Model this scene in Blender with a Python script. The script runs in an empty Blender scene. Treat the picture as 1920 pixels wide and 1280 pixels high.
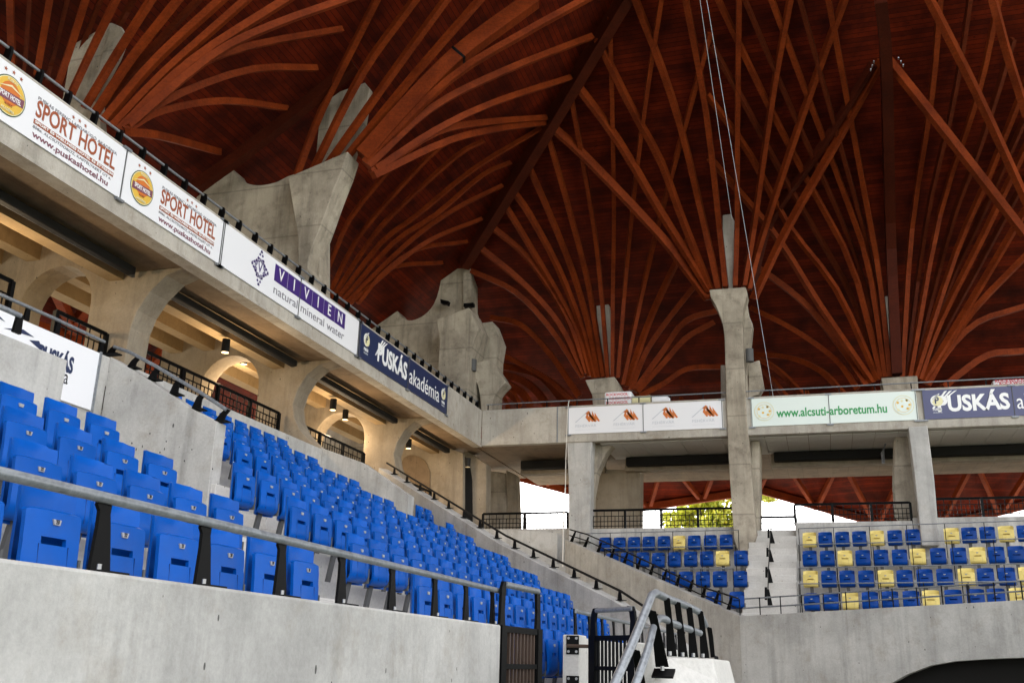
import bpy, bmesh, math, random
from mathutils import Vector, Matrix, noise
random.seed(7)
R = math.radians
S = bpy.context.scene
COL = S.collection
# ---------------------------------------------------------------- camera
F = 1862.0
CX, CY = 960.0, 640.0
EYE = Vector((0, 0, 1.65))
vz = Vector((150., -5790., F)).normalized()
vy = Vector((600., 615., F)); vy = (vy - vz * vy.dot(vz)).normalized()
vx = vy.cross(vz)
if vx.x < 0: vx = -vx
RM = Matrix((vx, vy, vz))            # world = RM @ camera(x right, y down, z forward)
cam_d = bpy.data.cameras.new('camera')
cam = bpy.data.objects.new('camera', cam_d); COL.objects.link(cam)
cam_d.sensor_width = 36; cam_d.lens = F / 1920 * 36
cam_d.clip_start = 0.05; cam_d.clip_end = 2000
c0, c1, c2 = RM.col[0], -RM.col[1], -RM.col[2]
cam.matrix_world = Matrix(((c0.x, c1.x, c2.x, EYE.x), (c0.y, c1.y, c2.y, EYE.y), (c0.z, c1.z, c2.z, EYE.z), (0, 0, 0, 1)))
S.camera = cam
# ---------------------------------------------------------------- light
S.view_settings.view_transform = 'Standard'
S.view_settings.look = 'None'
S.view_settings.exposure = 2.75
SUN_EL, SUN_AZ = R(42), R(-35)       # azimuth measured from +Y towards +X
w = bpy.data.worlds.new('World'); S.world = w; w.use_nodes = True
nt = w.node_tree; nt.nodes.clear()
sky = nt.nodes.new('ShaderNodeTexSky'); sky.sky_type = 'NISHITA'; sky.sun_disc = False
sky.sun_elevation = SUN_EL; sky.sun_rotation = SUN_AZ; sky.air_density = 1.0; sky.dust_density = 4.0; sky.ozone_density = 1.0
hs = nt.nodes.new('ShaderNodeHueSaturation'); hs.inputs['Saturation'].default_value = 0.12
bg = nt.nodes.new('ShaderNodeBackground'); bg.inputs['Strength'].default_value = 0.15
ow = nt.nodes.new('ShaderNodeOutputWorld')
nt.links.new(sky.outputs[0], hs.inputs['Color']); nt.links.new(hs.outputs[0], bg.inputs[0]); nt.links.new(bg.outputs[0], ow.inputs[0])
sd = bpy.data.lights.new('sun', 'SUN'); sd.energy = 3.5; sd.angle = R(0.5); sd.color = (1, .94, .85)
so = bpy.data.objects.new('sun', sd); COL.objects.link(so)
sdir = Vector((math.sin(SUN_AZ) * math.cos(SUN_EL), math.cos(SUN_AZ) * math.cos(SUN_EL), math.sin(SUN_EL)))
so.rotation_euler = sdir.to_track_quat('Z', 'Y').to_euler(); so.location = sdir * 60
try:
    S.cycles.max_bounces = 8; S.cycles.diffuse_bounces = 5
except Exception: pass
# ---------------------------------------------------------------- measuring helpers (photo pixel -> world)
def ray(x, y): return RM @ Vector(((x - CX) / F, (y - CY) / F, 1.0))
def onx(x, y, X): d = ray(x, y); return EYE + d * (X / d.x)
def ony(x, y, Y): d = ray(x, y); return EYE + d * (Y / d.y)
def onz(x, y, Z): d = ray(x, y); return EYE + d * ((Z - EYE.z) / d.z)
def dep(x, y, t): return EYE + ray(x, y) * t
SL = 0.635
def deck_t(x, y):
    d = ray(x, y)
    tl = (15.2 + SL * 11.75 - EYE.z) / (d.z - SL * d.x)
    tr = (15.2 + SL * 31 - EYE.z) / (d.z + SL * d.y)
    if tl < 0: tl = 1e9
    if tr < 0: tr = 1e9
    return min(tl, tr)
def deck_z(x, y): return min(15.2 + SL * (x + 11.75), 15.2 + SL * (31 - y))
# ---------------------------------------------------------------- mesh helpers
class MB:
    def __init__(s): s.v = []; s.f = []
    def quad(s, a, b, c, d):
        n = len(s.v); s.v += [Vector(a), Vector(b), Vector(c), Vector(d)]; s.f.append((n, n + 1, n + 2, n + 3)); return s
    def hexa(s, p):            # 8 points: bottom loop 0-3, top loop 4-7
        n = len(s.v); s.v += [Vector(q) for q in p]
        for q in ((0, 3, 2, 1), (4, 5, 6, 7), (0, 1, 5, 4), (1, 2, 6, 5), (2, 3, 7, 6), (3, 0, 4, 7)): s.f.append(tuple(n + i for i in q))
        return s
    def box(s, x0, x1, y0, y1, z0, z1):
        return s.hexa([(x0, y0, z0), (x1, y0, z0), (x1, y1, z0), (x0, y1, z0), (x0, y0, z1), (x1, y0, z1), (x1, y1, z1), (x0, y1, z1)])
    def prism(s, pts, off):    # polygon of 3D points extruded by off
        n = len(s.v); k = len(pts); off = Vector(off)
        s.v += [Vector(p) for p in pts] + [Vector(p) + off for p in pts]
        s.f.append(tuple(n + i for i in range(k))[::-1]); s.f.append(tuple(n + k + i for i in range(k)))
        for i in range(k): j = (i + 1) % k; s.f.append((n + i, n + j, n + k + j, n + k + i))
        return s
    def tube(s, pts, r, seg=10, cap=True):
        pts = [Vector(p) for p in pts]; n = len(s.v)
        up = Vector((0, 0, 1))
        for i, p in enumerate(pts):
            t = (pts[min(i + 1, len(pts) - 1)] - pts[max(i - 1, 0)]).normalized()
            a = t.cross(up) if abs(t.z) < .98 else t.cross(Vector((1, 0, 0)))
            a.normalize(); b = a.cross(t)
            rr = r[i] if isinstance(r, (list, tuple)) else r
            for k in range(seg):
                an = 2 * math.pi * k / seg; s.v.append(p + (a * math.cos(an) + b * math.sin(an)) * rr)
        for i in range(len(pts) - 1):
            for k in range(seg):
                l = (k + 1) % seg; s.f.append((n + i * seg + k, n + i * seg + l, n + (i + 1) * seg + l, n + (i + 1) * seg + k))
        if cap: s.f.append(tuple(n + k for k in range(seg))[::-1]); s.f.append(tuple(n + (len(pts) - 1) * seg + k for k in range(seg)))
        return s
    def beam(s, pts, wd, dp):  # rectangular section swept, depth kept vertical below the line
        pts = [Vector(p) for p in pts]; n = len(s.v); ch = pts[-1] - pts[0]
        a = ch.cross(Vector((0, 0, 1)))
        if a.length < .05 * ch.length: a = Vector((1, 0, 0))
        a.normalize()
        for i, p in enumerate(pts):
            t = (pts[min(i + 1, len(pts) - 1)] - pts[max(i - 1, 0)]).normalized(); b = a.cross(t).normalized()
            for (u, v) in ((-.5, 0), (.5, 0), (.5, -1), (-.5, -1)): s.v.append(p + a * (u * wd) + b * (v * dp))
        for i in range(len(pts) - 1):
            for k in range(4):
                l = (k + 1) % 4; s.f.append((n + i * 4 + k, n + i * 4 + l, n + (i + 1) * 4 + l, n + (i + 1) * 4 + k))
        s.f.append((n, n + 1, n + 2, n + 3)); m = n + (len(pts) - 1) * 4; s.f.append((m + 3, m + 2, m + 1, m))
        return s
    def mesh(s, name):
        me = bpy.data.meshes.new(name); me.from_pydata([tuple(q) for q in s.v], [], s.f)
        bm = bmesh.new(); bm.from_mesh(me); bmesh.ops.recalc_face_normals(bm, faces=bm.faces); bm.to_mesh(me); bm.free()
        return me
    def build(s, name, m, parent=None, bevel=0, smooth=False):
        me = s.mesh(name); me.materials.append(m)
        o = bpy.data.objects.new(name, me); COL.objects.link(o)
        if parent: o.parent = parent; o.matrix_parent_inverse = Matrix.Translation(-Vector(parent.location)) if parent.rotation_euler.to_quaternion().angle < 1e-6 else parent_inv(parent)
        if bevel:
            b = o.modifiers.new('b', 'BEVEL'); b.width = bevel; b.segments = 2; b.limit_method = 'ANGLE'; b.angle_limit = R(40)
        if smooth:
            for p in me.polygons: p.use_smooth = True
            try: me.set_sharp_from_angle(angle=R(40))
            except Exception: pass
        return o
def parent_inv(p): return (Matrix.Translation(p.location) @ p.rotation_euler.to_matrix().to_4x4()).inverted()
def tag(o, label=None, cat=None, group=None, kind=None):
    if label: o['label'] = label
    if cat: o['category'] = cat
    if group: o['group'] = group
    if kind: o['kind'] = kind
    return o
def thing(name, label, cat, loc=(0, 0, 0), group=None):
    o = bpy.data.objects.new(name, None); COL.objects.link(o); o.location = loc; o.empty_display_size = .1
    return tag(o, label, cat, group)
def structure(name, mb, m, **k): return tag(mb.build(name, m, **k), kind='structure')
ORD = ['first', 'second', 'third', 'fourth', 'fifth', 'sixth', 'seventh', 'eighth', 'ninth', 'tenth', 'eleventh', 'twelfth', 'thirteenth', 'fourteenth', 'fifteenth', 'sixteenth', 'seventeenth', 'eighteenth', 'nineteenth', 'twentieth', 'twenty-first', 'twenty-second', 'twenty-third', 'twenty-fourth', 'twenty-fifth', 'twenty-sixth']
def resample(pts, n):
    P = [Vector(p) for p in pts]; P = [P[0] * 2 - P[1]] + P + [P[-1] * 2 - P[-2]]; out = []
    m = len(P) - 3
    for i in range(n + 1):
        u = i / n * m; k = min(int(u), m - 1); t = u - k
        a, b, c, d = P[k:k + 4]
        out.append(.5 * ((2 * b) + (c - a) * t + (2 * a - 5 * b + 4 * c - d) * t * t + (3 * b - a - 3 * c + d) * t ** 3))
    return out
# ---------------------------------------------------------------- materials
def mat(name, col, rough=.6, metal=0, spec=.5):
    m = bpy.data.materials.new(name); m.use_nodes = True
    b = m.node_tree.nodes['Principled BSDF']
    b.inputs['Base Color'].default_value = (*col, 1); b.inputs['Roughness'].default_value = rough
    b.inputs['Metallic'].default_value = metal; b.inputs['Specular IOR Level'].default_value = spec
    return m
class NT:
    def __init__(s, m): s.t = m.node_tree; s.b = s.t.nodes['Principled BSDF']
    def n(s, kind, **k):
        o = s.t.nodes.new(kind)
        for a, v in k.items():
            if a.startswith('i_'):
                o.inputs[a[2:].replace('_', ' ')].default_value = v
            else: setattr(o, a, v)
        return o
    def l(s, a, b): s.t.links.new(a, b)
    def pos(s, scale=(1, 1, 1)):
        g = s.n('ShaderNodeNewGeometry'); mp = s.n('ShaderNodeMapping'); mp.inputs['Scale'].default_value = scale
        s.l(g.outputs['Position'], mp.inputs['Vector']); return mp.outputs[0]
    def ramp(s, fac, stops):
        r = s.n('ShaderNodeValToRGB'); e = r.color_ramp.elements
        while len(e) < len(stops): e.new(.5)
        for i, (p, c) in enumerate(stops): e[i].position = p; e[i].color = (*c, 1) if len(c) == 3 else c
        s.l(fac, r.inputs[0]); return r.outputs[0]
    def mix(s, f, a, b, mode='MIX'):
        m = s.n('ShaderNodeMix', data_type='RGBA', blend_type=mode)
        if isinstance(f, (int, float)): m.inputs[0].default_value = f
        else: s.l(f, m.inputs[0])
        for v, i in ((a, 6), (b, 7)):
            if isinstance(v, tuple): m.inputs[i].default_value = (*v, 1)
            else: s.l(v, m.inputs[i])
        return m.outputs[2]
    def noise(s, vec, scale, detail=4, rough=.6):
        n = s.n('ShaderNodeTexNoise'); n.inputs['Scale'].default_value = scale; n.inputs['Detail'].default_value = detail; n.inputs['Roughness'].default_value = rough
        s.l(vec, n.inputs['Vector']); return n.outputs[0]
    def bump(s, h, strength=.3, dist=.02):
        b = s.n('ShaderNodeBump'); b.inputs['Strength'].default_value = strength; b.inputs['Distance'].default_value = dist
        s.l(h, b.inputs['Height']); s.l(b.outputs[0], s.b.inputs['Normal'])
def concrete(name, c0, c1, streak=.35, pits=True, stain=(.22, .17, .11), lines=0, stain_amt=.3, big=.9):
    m = mat(name, c0, .85, 0, .25); t = NT(m); p = t.pos()
    n1 = t.noise(p, big, 6, .65); col = t.ramp(n1, [(.3, c1), (.62, c0)])
    st = t.noise(t.pos((5, 5, .35)), 1.0, 5, .6)              # run-off streaks drawn out downwards
    sf = t.ramp(st, [(.5, (0, 0, 0)), (.72, (streak,) * 3)])
    col = t.mix(sf, col, tuple(v * .62 for v in c1))
    if streak >= .4:
        s2 = t.noise(t.pos((1.6, 1.6, .16)), 1.0, 6, .7); col = t.mix(t.ramp(s2, [(.54, (0, 0, 0)), (.66, (.32, .32, .32))]), col, tuple(v * .5 for v in c1))
    pa = t.noise(p, 2.6, 8, .7); pf = t.ramp(pa, [(.52, (0, 0, 0)), (.7, (stain_amt,) * 3)])
    col = t.mix(pf, col, stain)
    sc = t.noise(t.pos((1, 1, .6)), 1.7, 7, .7); col = t.mix(t.ramp(sc, [(.55, (0, 0, 0)), (.75, (.5, .5, .5))]), col, tuple(min(1, v * 1.25) for v in c0))
    fine = t.noise(p, 34, 6, .75); ff = t.ramp(fine, [(.3, (.8, .8, .8)), (.7, (1.08, 1.08, 1.08))])
    col = t.mix(.8, col, ff, 'MULTIPLY')
    if pits:
        v = t.n('ShaderNodeTexVoronoi'); v.inputs['Scale'].default_value = 9; v.inputs['Randomness'].default_value = 1; t.l(t.pos((1, 1, .45)), v.inputs['Vector'])
        k = t.noise(p, 3, 2); kr = t.ramp(k, [(.4, (.02,) * 3), (.7, (.12,) * 3)])
        ls = t.n('ShaderNodeMath', operation='LESS_THAN'); t.l(v.outputs['Distance'], ls.inputs[0]); t.l(kr, ls.inputs[1])
        col = t.mix(ls.outputs[0], col, tuple(v * .25 for v in c1))
    if lines:
        g = t.n('ShaderNodeNewGeometry'); sx = t.n('ShaderNodeSeparateXYZ'); t.l(g.outputs['Position'], sx.inputs[0])
        mu = t.n('ShaderNodeMath', operation='MULTIPLY'); mu.inputs[1].default_value = 1 / lines; t.l(sx.outputs[2 if lines > 0 else 0], mu.inputs[0])
        fr = t.n('ShaderNodeMath', operation='FRACT'); t.l(mu.outputs[0], fr.inputs[0])
        lt = t.n('ShaderNodeMath', operation='LESS_THAN'); lt.inputs[1].default_value = .03; t.l(fr.outputs[0], lt.inputs[0])
        lf = t.n('ShaderNodeMath', operation='MULTIPLY'); lf.inputs[1].default_value = .35; t.l(lt.outputs[0], lf.inputs[0])
        col = t.mix(lf.outputs[0], col, tuple(v * .4 for v in c1))
    t.l(col, t.b.inputs['Base Color'])
    t.bump(t.mix(.5, fine, n1), .35, .012)
    return m
M = {}
M['conc'] = concrete('cast_concrete', (.53, .515, .49), (.345, .335, .32), pits=True, streak=.5, stain_amt=.35)
M['conc_light'] = concrete('pale_step_concrete', (.60, .58, .55), (.50, .48, .45), streak=.1, stain_amt=.12)
M['conc_fascia'] = concrete('fascia_concrete', (.49, .455, .40), (.34, .305, .26), streak=.4, stain_amt=.4)
M['conc_tree'] = concrete('weathered_column_concrete', (.45, .395, .315), (.24, .205, .16), streak=.6, stain=(.10, .082, .06), stain_amt=.5, lines=1.45)
M['conc_warm'] = concrete('warm_lit_pier_concrete', (.35, .295, .225), (.22, .18, .13), streak=.4, stain=(.24, .17, .10), stain_amt=.4)  # warm bounce light under the balcony is mixed into this base colour
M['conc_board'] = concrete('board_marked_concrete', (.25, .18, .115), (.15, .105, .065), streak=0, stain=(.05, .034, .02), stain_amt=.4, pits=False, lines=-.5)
M['conc_inner'] = concrete('warm_lit_inner_concrete', (.38, .275, .15), (.27, .19, .10), streak=.2, stain=(.22, .14, .06), stain_amt=.3)  # yellow glow of the concourse interior put into the concrete colour
M['tile'] = mat('soffit_tile', (.5, .48, .45), .8)
def wood(name, a, b, plank, dark, rough=.55, grain=(2, 2, 30)):
    m = mat(name, a, rough + .15, 0, .10); t = NT(m)
    g = t.n('ShaderNodeNewGeometry'); sx = t.n('ShaderNodeSeparateXYZ'); t.l(g.outputs['Position'], sx.inputs[0])
    n1 = t.noise(t.pos((1, 1, 1)), 1.3, 5, .6); col = t.ramp(n1, [(.3, b), (.7, a)])
    if plank:
        mu = t.n('ShaderNodeMath', operation='MULTIPLY'); mu.inputs[1].default_value = 1 / plank; t.l(sx.outputs[2], mu.inputs[0])
        fl = t.n('ShaderNodeMath', operation='FLOOR'); t.l(mu.outputs[0], fl.inputs[0])
        wn = t.n('ShaderNodeTexWhiteNoise', noise_dimensions='1D'); t.l(fl.outputs[0], wn.inputs['W'])
        vr = t.ramp(wn.outputs['Value'], [(0, (.68, .68, .68)), (1, (1.2, 1.2, 1.2))]); col = t.mix(1, col, vr, 'MULTIPLY')
        fr = t.n('ShaderNodeMath', operation='FRACT'); t.l(mu.outputs[0], fr.inputs[0])
        lt = t.n('ShaderNodeMath', operation='LESS_THAN'); lt.inputs[1].default_value = .10; t.l(fr.outputs[0], lt.inputs[0])
        col = t.mix(lt.outputs[0], col, dark)
        kn = t.noise(t.pos((1, 1, 4)), 7, 3); kf = t.ramp(kn, [(.62, (0, 0, 0)), (.72, (.8, .8, .8))]); col = t.mix(kf, col, dark)
        b_ = t.n('ShaderNodeMath', operation='SUBTRACT'); b_.inputs[0].default_value = 1; t.l(lt.outputs[0], b_.inputs[1]); t.bump(b_.outputs[0], .6, .01)
    else:
        gr = t.noise(t.pos((1, 1, 1)), 16, 8, .8); gf = t.ramp(gr, [(.35, (.55, .5, .5)), (.65, (1.15, 1.1, 1.1))]); col = t.mix(.8, col, gf, 'MULTIPLY')
        lam = t.noise(t.pos((.6, .6, 9)), 3, 3); lf = t.ramp(lam, [(.5, (0, 0, 0)), (.75, (.4, .4, .4))]); col = t.mix(lf, col, dark)
        t.bump(gr, .2, .01)
    t.l(col, t.b.inputs['Base Color']); return m
M['deck'] = wood('red_plank_boarding', (.15, .0145, .0022), (.04, .0034, .0007), .074, (.03, .0028, .0007), .6)
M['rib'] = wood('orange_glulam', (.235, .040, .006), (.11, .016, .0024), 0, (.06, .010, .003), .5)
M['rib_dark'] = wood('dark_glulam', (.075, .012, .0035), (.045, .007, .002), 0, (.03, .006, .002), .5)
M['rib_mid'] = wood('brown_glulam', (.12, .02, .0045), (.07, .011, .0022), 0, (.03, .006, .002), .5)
def plastic(name, c):
    m = mat(name, c, .34, 0, .14); t = NT(m)
    oi = t.n('ShaderNodeObjectInfo'); hv = t.ramp(oi.outputs['Random'], [(0, (.9, .9, .9)), (1, (1.08, 1.08, 1.08))])
    n = t.noise(t.pos(), 6, 5, .6); nf = t.ramp(n, [(.3, (.9, .9, .9)), (.7, (1.05, 1.05, 1.05))])
    col = t.mix(1, t.mix(1, c, hv, 'MULTIPLY'), nf, 'MULTIPLY'); t.l(col, t.b.inputs['Base Color'])
    r = t.ramp(n, [(.3, (.28,) * 3), (.7, (.42,) * 3)]); t.l(r, t.b.inputs['Roughness']); return m
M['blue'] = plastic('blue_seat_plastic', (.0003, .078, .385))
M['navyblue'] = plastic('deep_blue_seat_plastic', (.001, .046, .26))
M['yellow'] = plastic('yellow_seat_plastic', (.80, .64, .21))
M['plate'] = mat('number_plate', (.30, .30, .32), .4); M['seam'] = mat('seam_shadow_gap', (.004, .03, .16), .6)
M['ink'] = mat('black_ink', (.02, .02, .025), .6)
M['bracket'] = mat('grey_seat_bracket', (.10, .10, .10), .6, 0, .2)
M['black'] = mat('black_paint', (.0018, .0018, .002), .5, 0, .12)
m = mat('galvanised_steel', (.42, .44, .46), .42, .35); t = NT(m)
n = t.noise(t.pos(), 28, 6, .7); t.l(t.ramp(n, [(.3, (.15, .16, .175)), (.7, (.30, .32, .345))]), t.b.inputs['Base Color']); t.l(t.ramp(n, [(.3, (.3,) * 3), (.7, (.55,) * 3)]), t.b.inputs['Roughness'])
M['galv'] = m
M['steel'] = mat('bright_bolt', (.3, .3, .3), .35, .9)
M['rust'] = mat('dull_brown_metal', (.09, .06, .045), .5, .6)
M['duct'] = mat('dark_duct_paint', (.014, .013, .012), .7, 0, .15)
M['white'] = mat('white_banner_vinyl', (.80, .80, .83), .45)
M['mint'] = mat('mint_banner_vinyl', (.72, .80, .76), .45)
M['navy'] = mat('navy_banner_vinyl', (.016, .028, .085), .42)
M['slate'] = mat('faded_navy_banner_vinyl', (.06, .065, .16), .45)
M['purple'] = mat('purple_print', (.05, .02, .17), .45)
M['brown'] = mat('brown_print', (.33, .085, .035), .5)
M['mauve'] = mat('mauve_print', (.20, .07, .10), .5)
M['greyprint'] = mat('grey_print', (.2, .19, .22), .5)
M['green'] = mat('green_print', (.02, .30, .08), .5)
M['greendark'] = mat('dark_green_print', (.01, .05, .03), .5)
M['gold'] = mat('gold_print', (.72, .45, .06), .5)
M['orange'] = mat('orange_print', (.62, .17, .03), .5)
M['pale'] = mat('pale_grey_print', (.55, .57, .62), .5)
M['cream'] = mat('cream_print', (.75, .70, .42), .5)
M['wtext'] = mat('white_print', (.85, .85, .85), .5)
M['red'] = mat('red_print', (.6, .03, .05), .5)
M['rope'] = mat('rope', (.7, .66, .6), .8)
# ---------------------------------------------------------------- text on boards
_font_cache = {}
def text_mesh(s, size, sx=1.0, bold=0.0, align='LEFT'):
    key = (s, size, sx, bold, align)
    if key in _font_cache: return _font_cache[key]
    cu = bpy.data.curves.new('lettering', 'FONT'); cu.body = s; cu.size = size; cu.offset = bold; cu.align_x = align; cu.align_y = 'CENTER'
    cu.resolution_u = 3; cu.extrude = 0.0015
    o = bpy.data.objects.new('tmp', cu); COL.objects.link(o)
    dg = bpy.context.evaluated_depsgraph_get(); me = bpy.data.meshes.new_from_object(o.evaluated_get(dg))
    bpy.data.objects.remove(o); bpy.data.curves.remove(cu)
    for v in me.vertices: v.co.x *= sx
    me.name = 'lettering'; _font_cache[key] = me; return me
def put_text(frame, s, u, v, size, m, parent, sx=1.0, bold=0.0, align='LEFT', name='lettering', lift=.004, width=None):
    me = text_mesh(s, size, sx, bold, align).copy(); me.materials.clear(); me.materials.append(m)
    if width:
        xs = [q.co.x for q in me.vertices]; k = width / max(.001, max(xs) - min(xs))
        for q in me.vertices: q.co.x *= k
    o = bpy.data.objects.new(name, me); COL.objects.link(o)
    O, U, V, N = frame
    mt = Matrix(((U.x, V.x, N.x, 0), (U.y, V.y, N.y, 0), (U.z, V.z, N.z, 0), (0, 0, 0, 1))); mt.translation = O + U * u + V * v + N * lift
    o.matrix_world = mt
    if parent: o.parent = parent; o.matrix_parent_inverse = parent_inv(parent)
    return o
def flat(frame, pts, m, parent, name, lift=.003, th=.002):
    O, U, V, N = frame; mb = MB(); mb.prism([O + U * a + V * b + N * lift for a, b in pts], N * th)
    return mb.build(name, m, parent)
def disc(frame, u, v, r, m, parent, name='emblem', lift=.003, n=32, sx=1):
    return flat(frame, [(u + sx * r * math.cos(2 * math.pi * i / n), v + r * math.sin(2 * math.pi * i / n)) for i in range(n)], m, parent, name, lift)
def ring(frame, u, v, r0, r1, m, parent, name='emblem_ring', lift=.005, n=36, a0=0, a1=360):
    O, U, V, N = frame; mb = MB()
    for i in range(n):
        a = R(a0 + (a1 - a0) * i / n); b = R(a0 + (a1 - a0) * (i + 1) / n)
        P = [O + U * (u + r * math.cos(q)) + V * (v + r * math.sin(q)) + N * lift for q, r in ((a, r0), (a, r1), (b, r1), (b, r0))]
        mb.quad(*P)
    return mb.build(name, m, parent)
def star(frame, u, v, r, m, parent):
    return flat(frame, [(u + (r if i % 2 == 0 else r * .42) * math.sin(math.pi * i / 5), v + (r if i % 2 == 0 else r * .42) * math.cos(math.pi * i / 5)) for i in range(10)], m, parent, 'star')
def lattice(O, U, V, N, us, vs, solid, t_):
    mb = MB(); nu, nv = len(us), len(vs)
    for k in (0, 1):
        for v in vs:
            for u in us: mb.v.append(O + U * u + V * v + N * (t_ * (k - .5)))
    ix = lambda i, j, k: k * nu * nv + j * nu + i
    live = {(i, j) for i in range(nu - 1) for j in range(nv - 1) if solid(i, j)}
    for i, j in live:
        mb.f.append((ix(i, j, 0), ix(i + 1, j, 0), ix(i + 1, j + 1, 0), ix(i, j + 1, 0))); mb.f.append((ix(i, j, 1), ix(i, j + 1, 1), ix(i + 1, j + 1, 1), ix(i + 1, j, 1)))
        for di, dj, p, q in ((-1, 0, (i, j), (i, j + 1)), (1, 0, (i + 1, j), (i + 1, j + 1)), (0, -1, (i, j), (i + 1, j)), (0, 1, (i, j + 1), (i + 1, j + 1))):
            if (i + di, j + dj) not in live: mb.f.append((ix(*p, 0), ix(*q, 0), ix(*q, 1), ix(*p, 1)))
    return mb
# ================================================================ SETTING
g = MB(); g.quad((-400, -400, -.02), (400, -400, -.02), (400, 500, -.02), (-400, 500, -.02))
M['grass'] = mat('outer_ground', (.25, .24, .20), .9); structure('ground', g, M['grass'])
g = MB(); g.quad((-1.9, -60, 0), (60, -60, 0), (60, 21, 0), (-1.9, 21, 0))
mg = mat('pitch_grass', (.09, .15, .04), .9); tt = NT(mg); tt.l(tt.ramp(tt.noise(tt.pos(), 3, 6), [(.3, (.03, .055, .015)), (.7, (.065, .09, .03))]), tt.b.inputs['Base Color'])
structure('pitch', g, mg)
# ---- roof boarding: two planes meeting over the corner, open above the pitch
th = .12
dk = MB()
XE, YE = -2.2, 19.0                                  # inner edges above the pitch
diag = lambda x: 31 - (x + 11.75)
def dz(x, y, left): return 15.2 + SL * (x + 11.75) if left else 15.2 + SL * (31 - y)
xo = -27.0; yo = diag(xo)
L_ = [(xo, -25), (XE, -25), (XE, diag(XE)), (xo, yo)]
for a in (0,):
    P = [Vector((x, y, dz(x, y, True))) for x, y in L_]; dk.prism(P, (0, 0, th))
Rr = [(XE, diag(XE)), (XE + (diag(XE) - YE), YE), (30, YE), (30, 36.5), (diag(36.5) * 0 - (36.5 - 31) - 11.75, 36.5)]
P = [Vector((x, y, dz(x, y, False))) for x, y in Rr]; dk.prism(P, (0, 0, th))
roof = thing('timber_roof', 'dark red boarded timber roof sloping up from both stands towards the pitch', 'roof', (-11.75, 31, 15.2))
dk.build('roof_boarding', M['deck'], roof)
# outer eaves behind the right stand, with a scalloped lower edge
ev = MB(); top = 36.5; zt = dz(0, top, False)
edge = [(968 - 160, 870), (968, 888), (1060, 912), (1205, 945), (1375, 920), (1422, 911), (1560, 950), (1660, 977), (1700, 988), (1800, 970), (1920, 940), (2100, 900), (2300, 900)]
E3 = [ony(x, y, 43) for x, y in edge]
for a, b in zip(E3[:-1], E3[1:]):
    ev.prism([a, b, Vector((b.x, top, zt)), Vector((a.x, top, zt))], (0, 0, th))
ev.build('eaves_boarding', M['deck'], roof)
fb = MB(); fb.beam([p + Vector((0, -.05, 0)) for p in E3], .25, .3); fb.build('eaves_beam', M['rib'], roof)
mb = MB()
for i in range(0, 34):                                # crossing braces under the outer eaves
    x = -14 + i * 1.15
    for s in (-1, 1):
        pa = Vector((x, top + .3, zt - .35)); xb = x + s * 2.2
        k = [p for p in zip(E3[:-1], E3[1:]) if p[0].x <= xb <= p[1].x]
        if not k: continue
        a, b = k[0]; f_ = (xb - a.x) / (b.x - a.x); q = a.lerp(b, f_)
        if i % 2 == 0: MB().beam([pa, q + Vector((0, -.3, -.02))], .14, .22).build('brace', M['rib'], roof)
# ---- diagonal beam
def P_diag(x, y): d = ray(x, y); t = (31 - 11.75) / (d.x + d.y); return EYE + d * t
bd = MB(); bd.beam([P_diag(868, 484), P_diag(1030, 220), P_diag(1160, 0), P_diag(1250, -150)], .32, .55)
tag(bd.build('diagonal_beam', M['rib_dark']), 'long dark straight beam running diagonally where the two fans of ribs meet', 'beam')
bd = MB(); Pv = [EYE + ray(x, y) * (deck_t(x, y) - .45) for x, y in ((660, 115), (537, 215), (440, 290), (360, 345))]
bd.beam(Pv, .24, .3); tag(bd.build('valley_beam', M['rib_dark']), 'dark beam in shadow rising behind the raised prong left of the tall column', 'beam')  # dark glulam here, the beam's shadow is put into its colour
br_ = thing('eaves_braces', 'orange timber braces under the roof seen through the arch of the second pier', 'roof ribs', tuple(EYE + ray(120, 560) * (deck_t(120, 560) - .3)))
for pl in ([(100, 520), (142, 612)], [(172, 555), (130, 612)], [(60, 600), (200, 640)], [(300, 600), (325, 700)], [(330, 620), (270, 690)]):
    MB().beam([EYE + ray(*p) * (deck_t(*p) - .25) for p in pl], .2, .3).build('brace', M['rib'], br_)
# ---- rib fans
def fan(name_label, group_desc, head_t, ribs, wd, dp, m, power=.75, lift=.25, n=12, sag=.7):
    root = None
    for pl in ribs:                                  # pl: pixels from head outwards
        e1, e0 = pl[-1], pl[-2]
        if e1[1] <= 0 or e1[0] >= 1921:              # carry on beyond the picture up to the roof edge
            q = math.hypot(e1[0] - e0[0], e1[1] - e0[1]); pl = list(pl) + [(e1[0] + (e1[0] - e0[0]) / q * 260, e1[1] + (e1[1] - e0[1]) / q * 260)]
        L = [0]
        for a, b in zip(pl[:-1], pl[1:]): L.append(L[-1] + math.hypot(b[0] - a[0], b[1] - a[1]))
        pts = []
        for (x, y), l in zip(pl, L):
            s = l / L[-1]; w_ = s ** power
            td = deck_t(x, y) - lift
            d = ray(x, y); th_ = head_t(x, y)
            tq = th_ * (1 - w_) + td * w_ - sag * math.sin(math.pi * min(1, s))
            pts.append(EYE + d * min(tq, td))
        if root is None: root = thing('rib_fan', name_label, 'roof ribs', tuple(pts[0]))
        c = resample(pts, n)
        MB().beam(c, wd * random.uniform(.92, 1.08), dp * random.uniform(.9, 1.08)).build('rib', m, root)
        e = c[-1]
    return root
def plane_t_y(Y): return lambda x, y: Y / ray(x, y).y
def plane_t_x(X): return lambda x, y: X / ray(x, y).x
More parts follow.
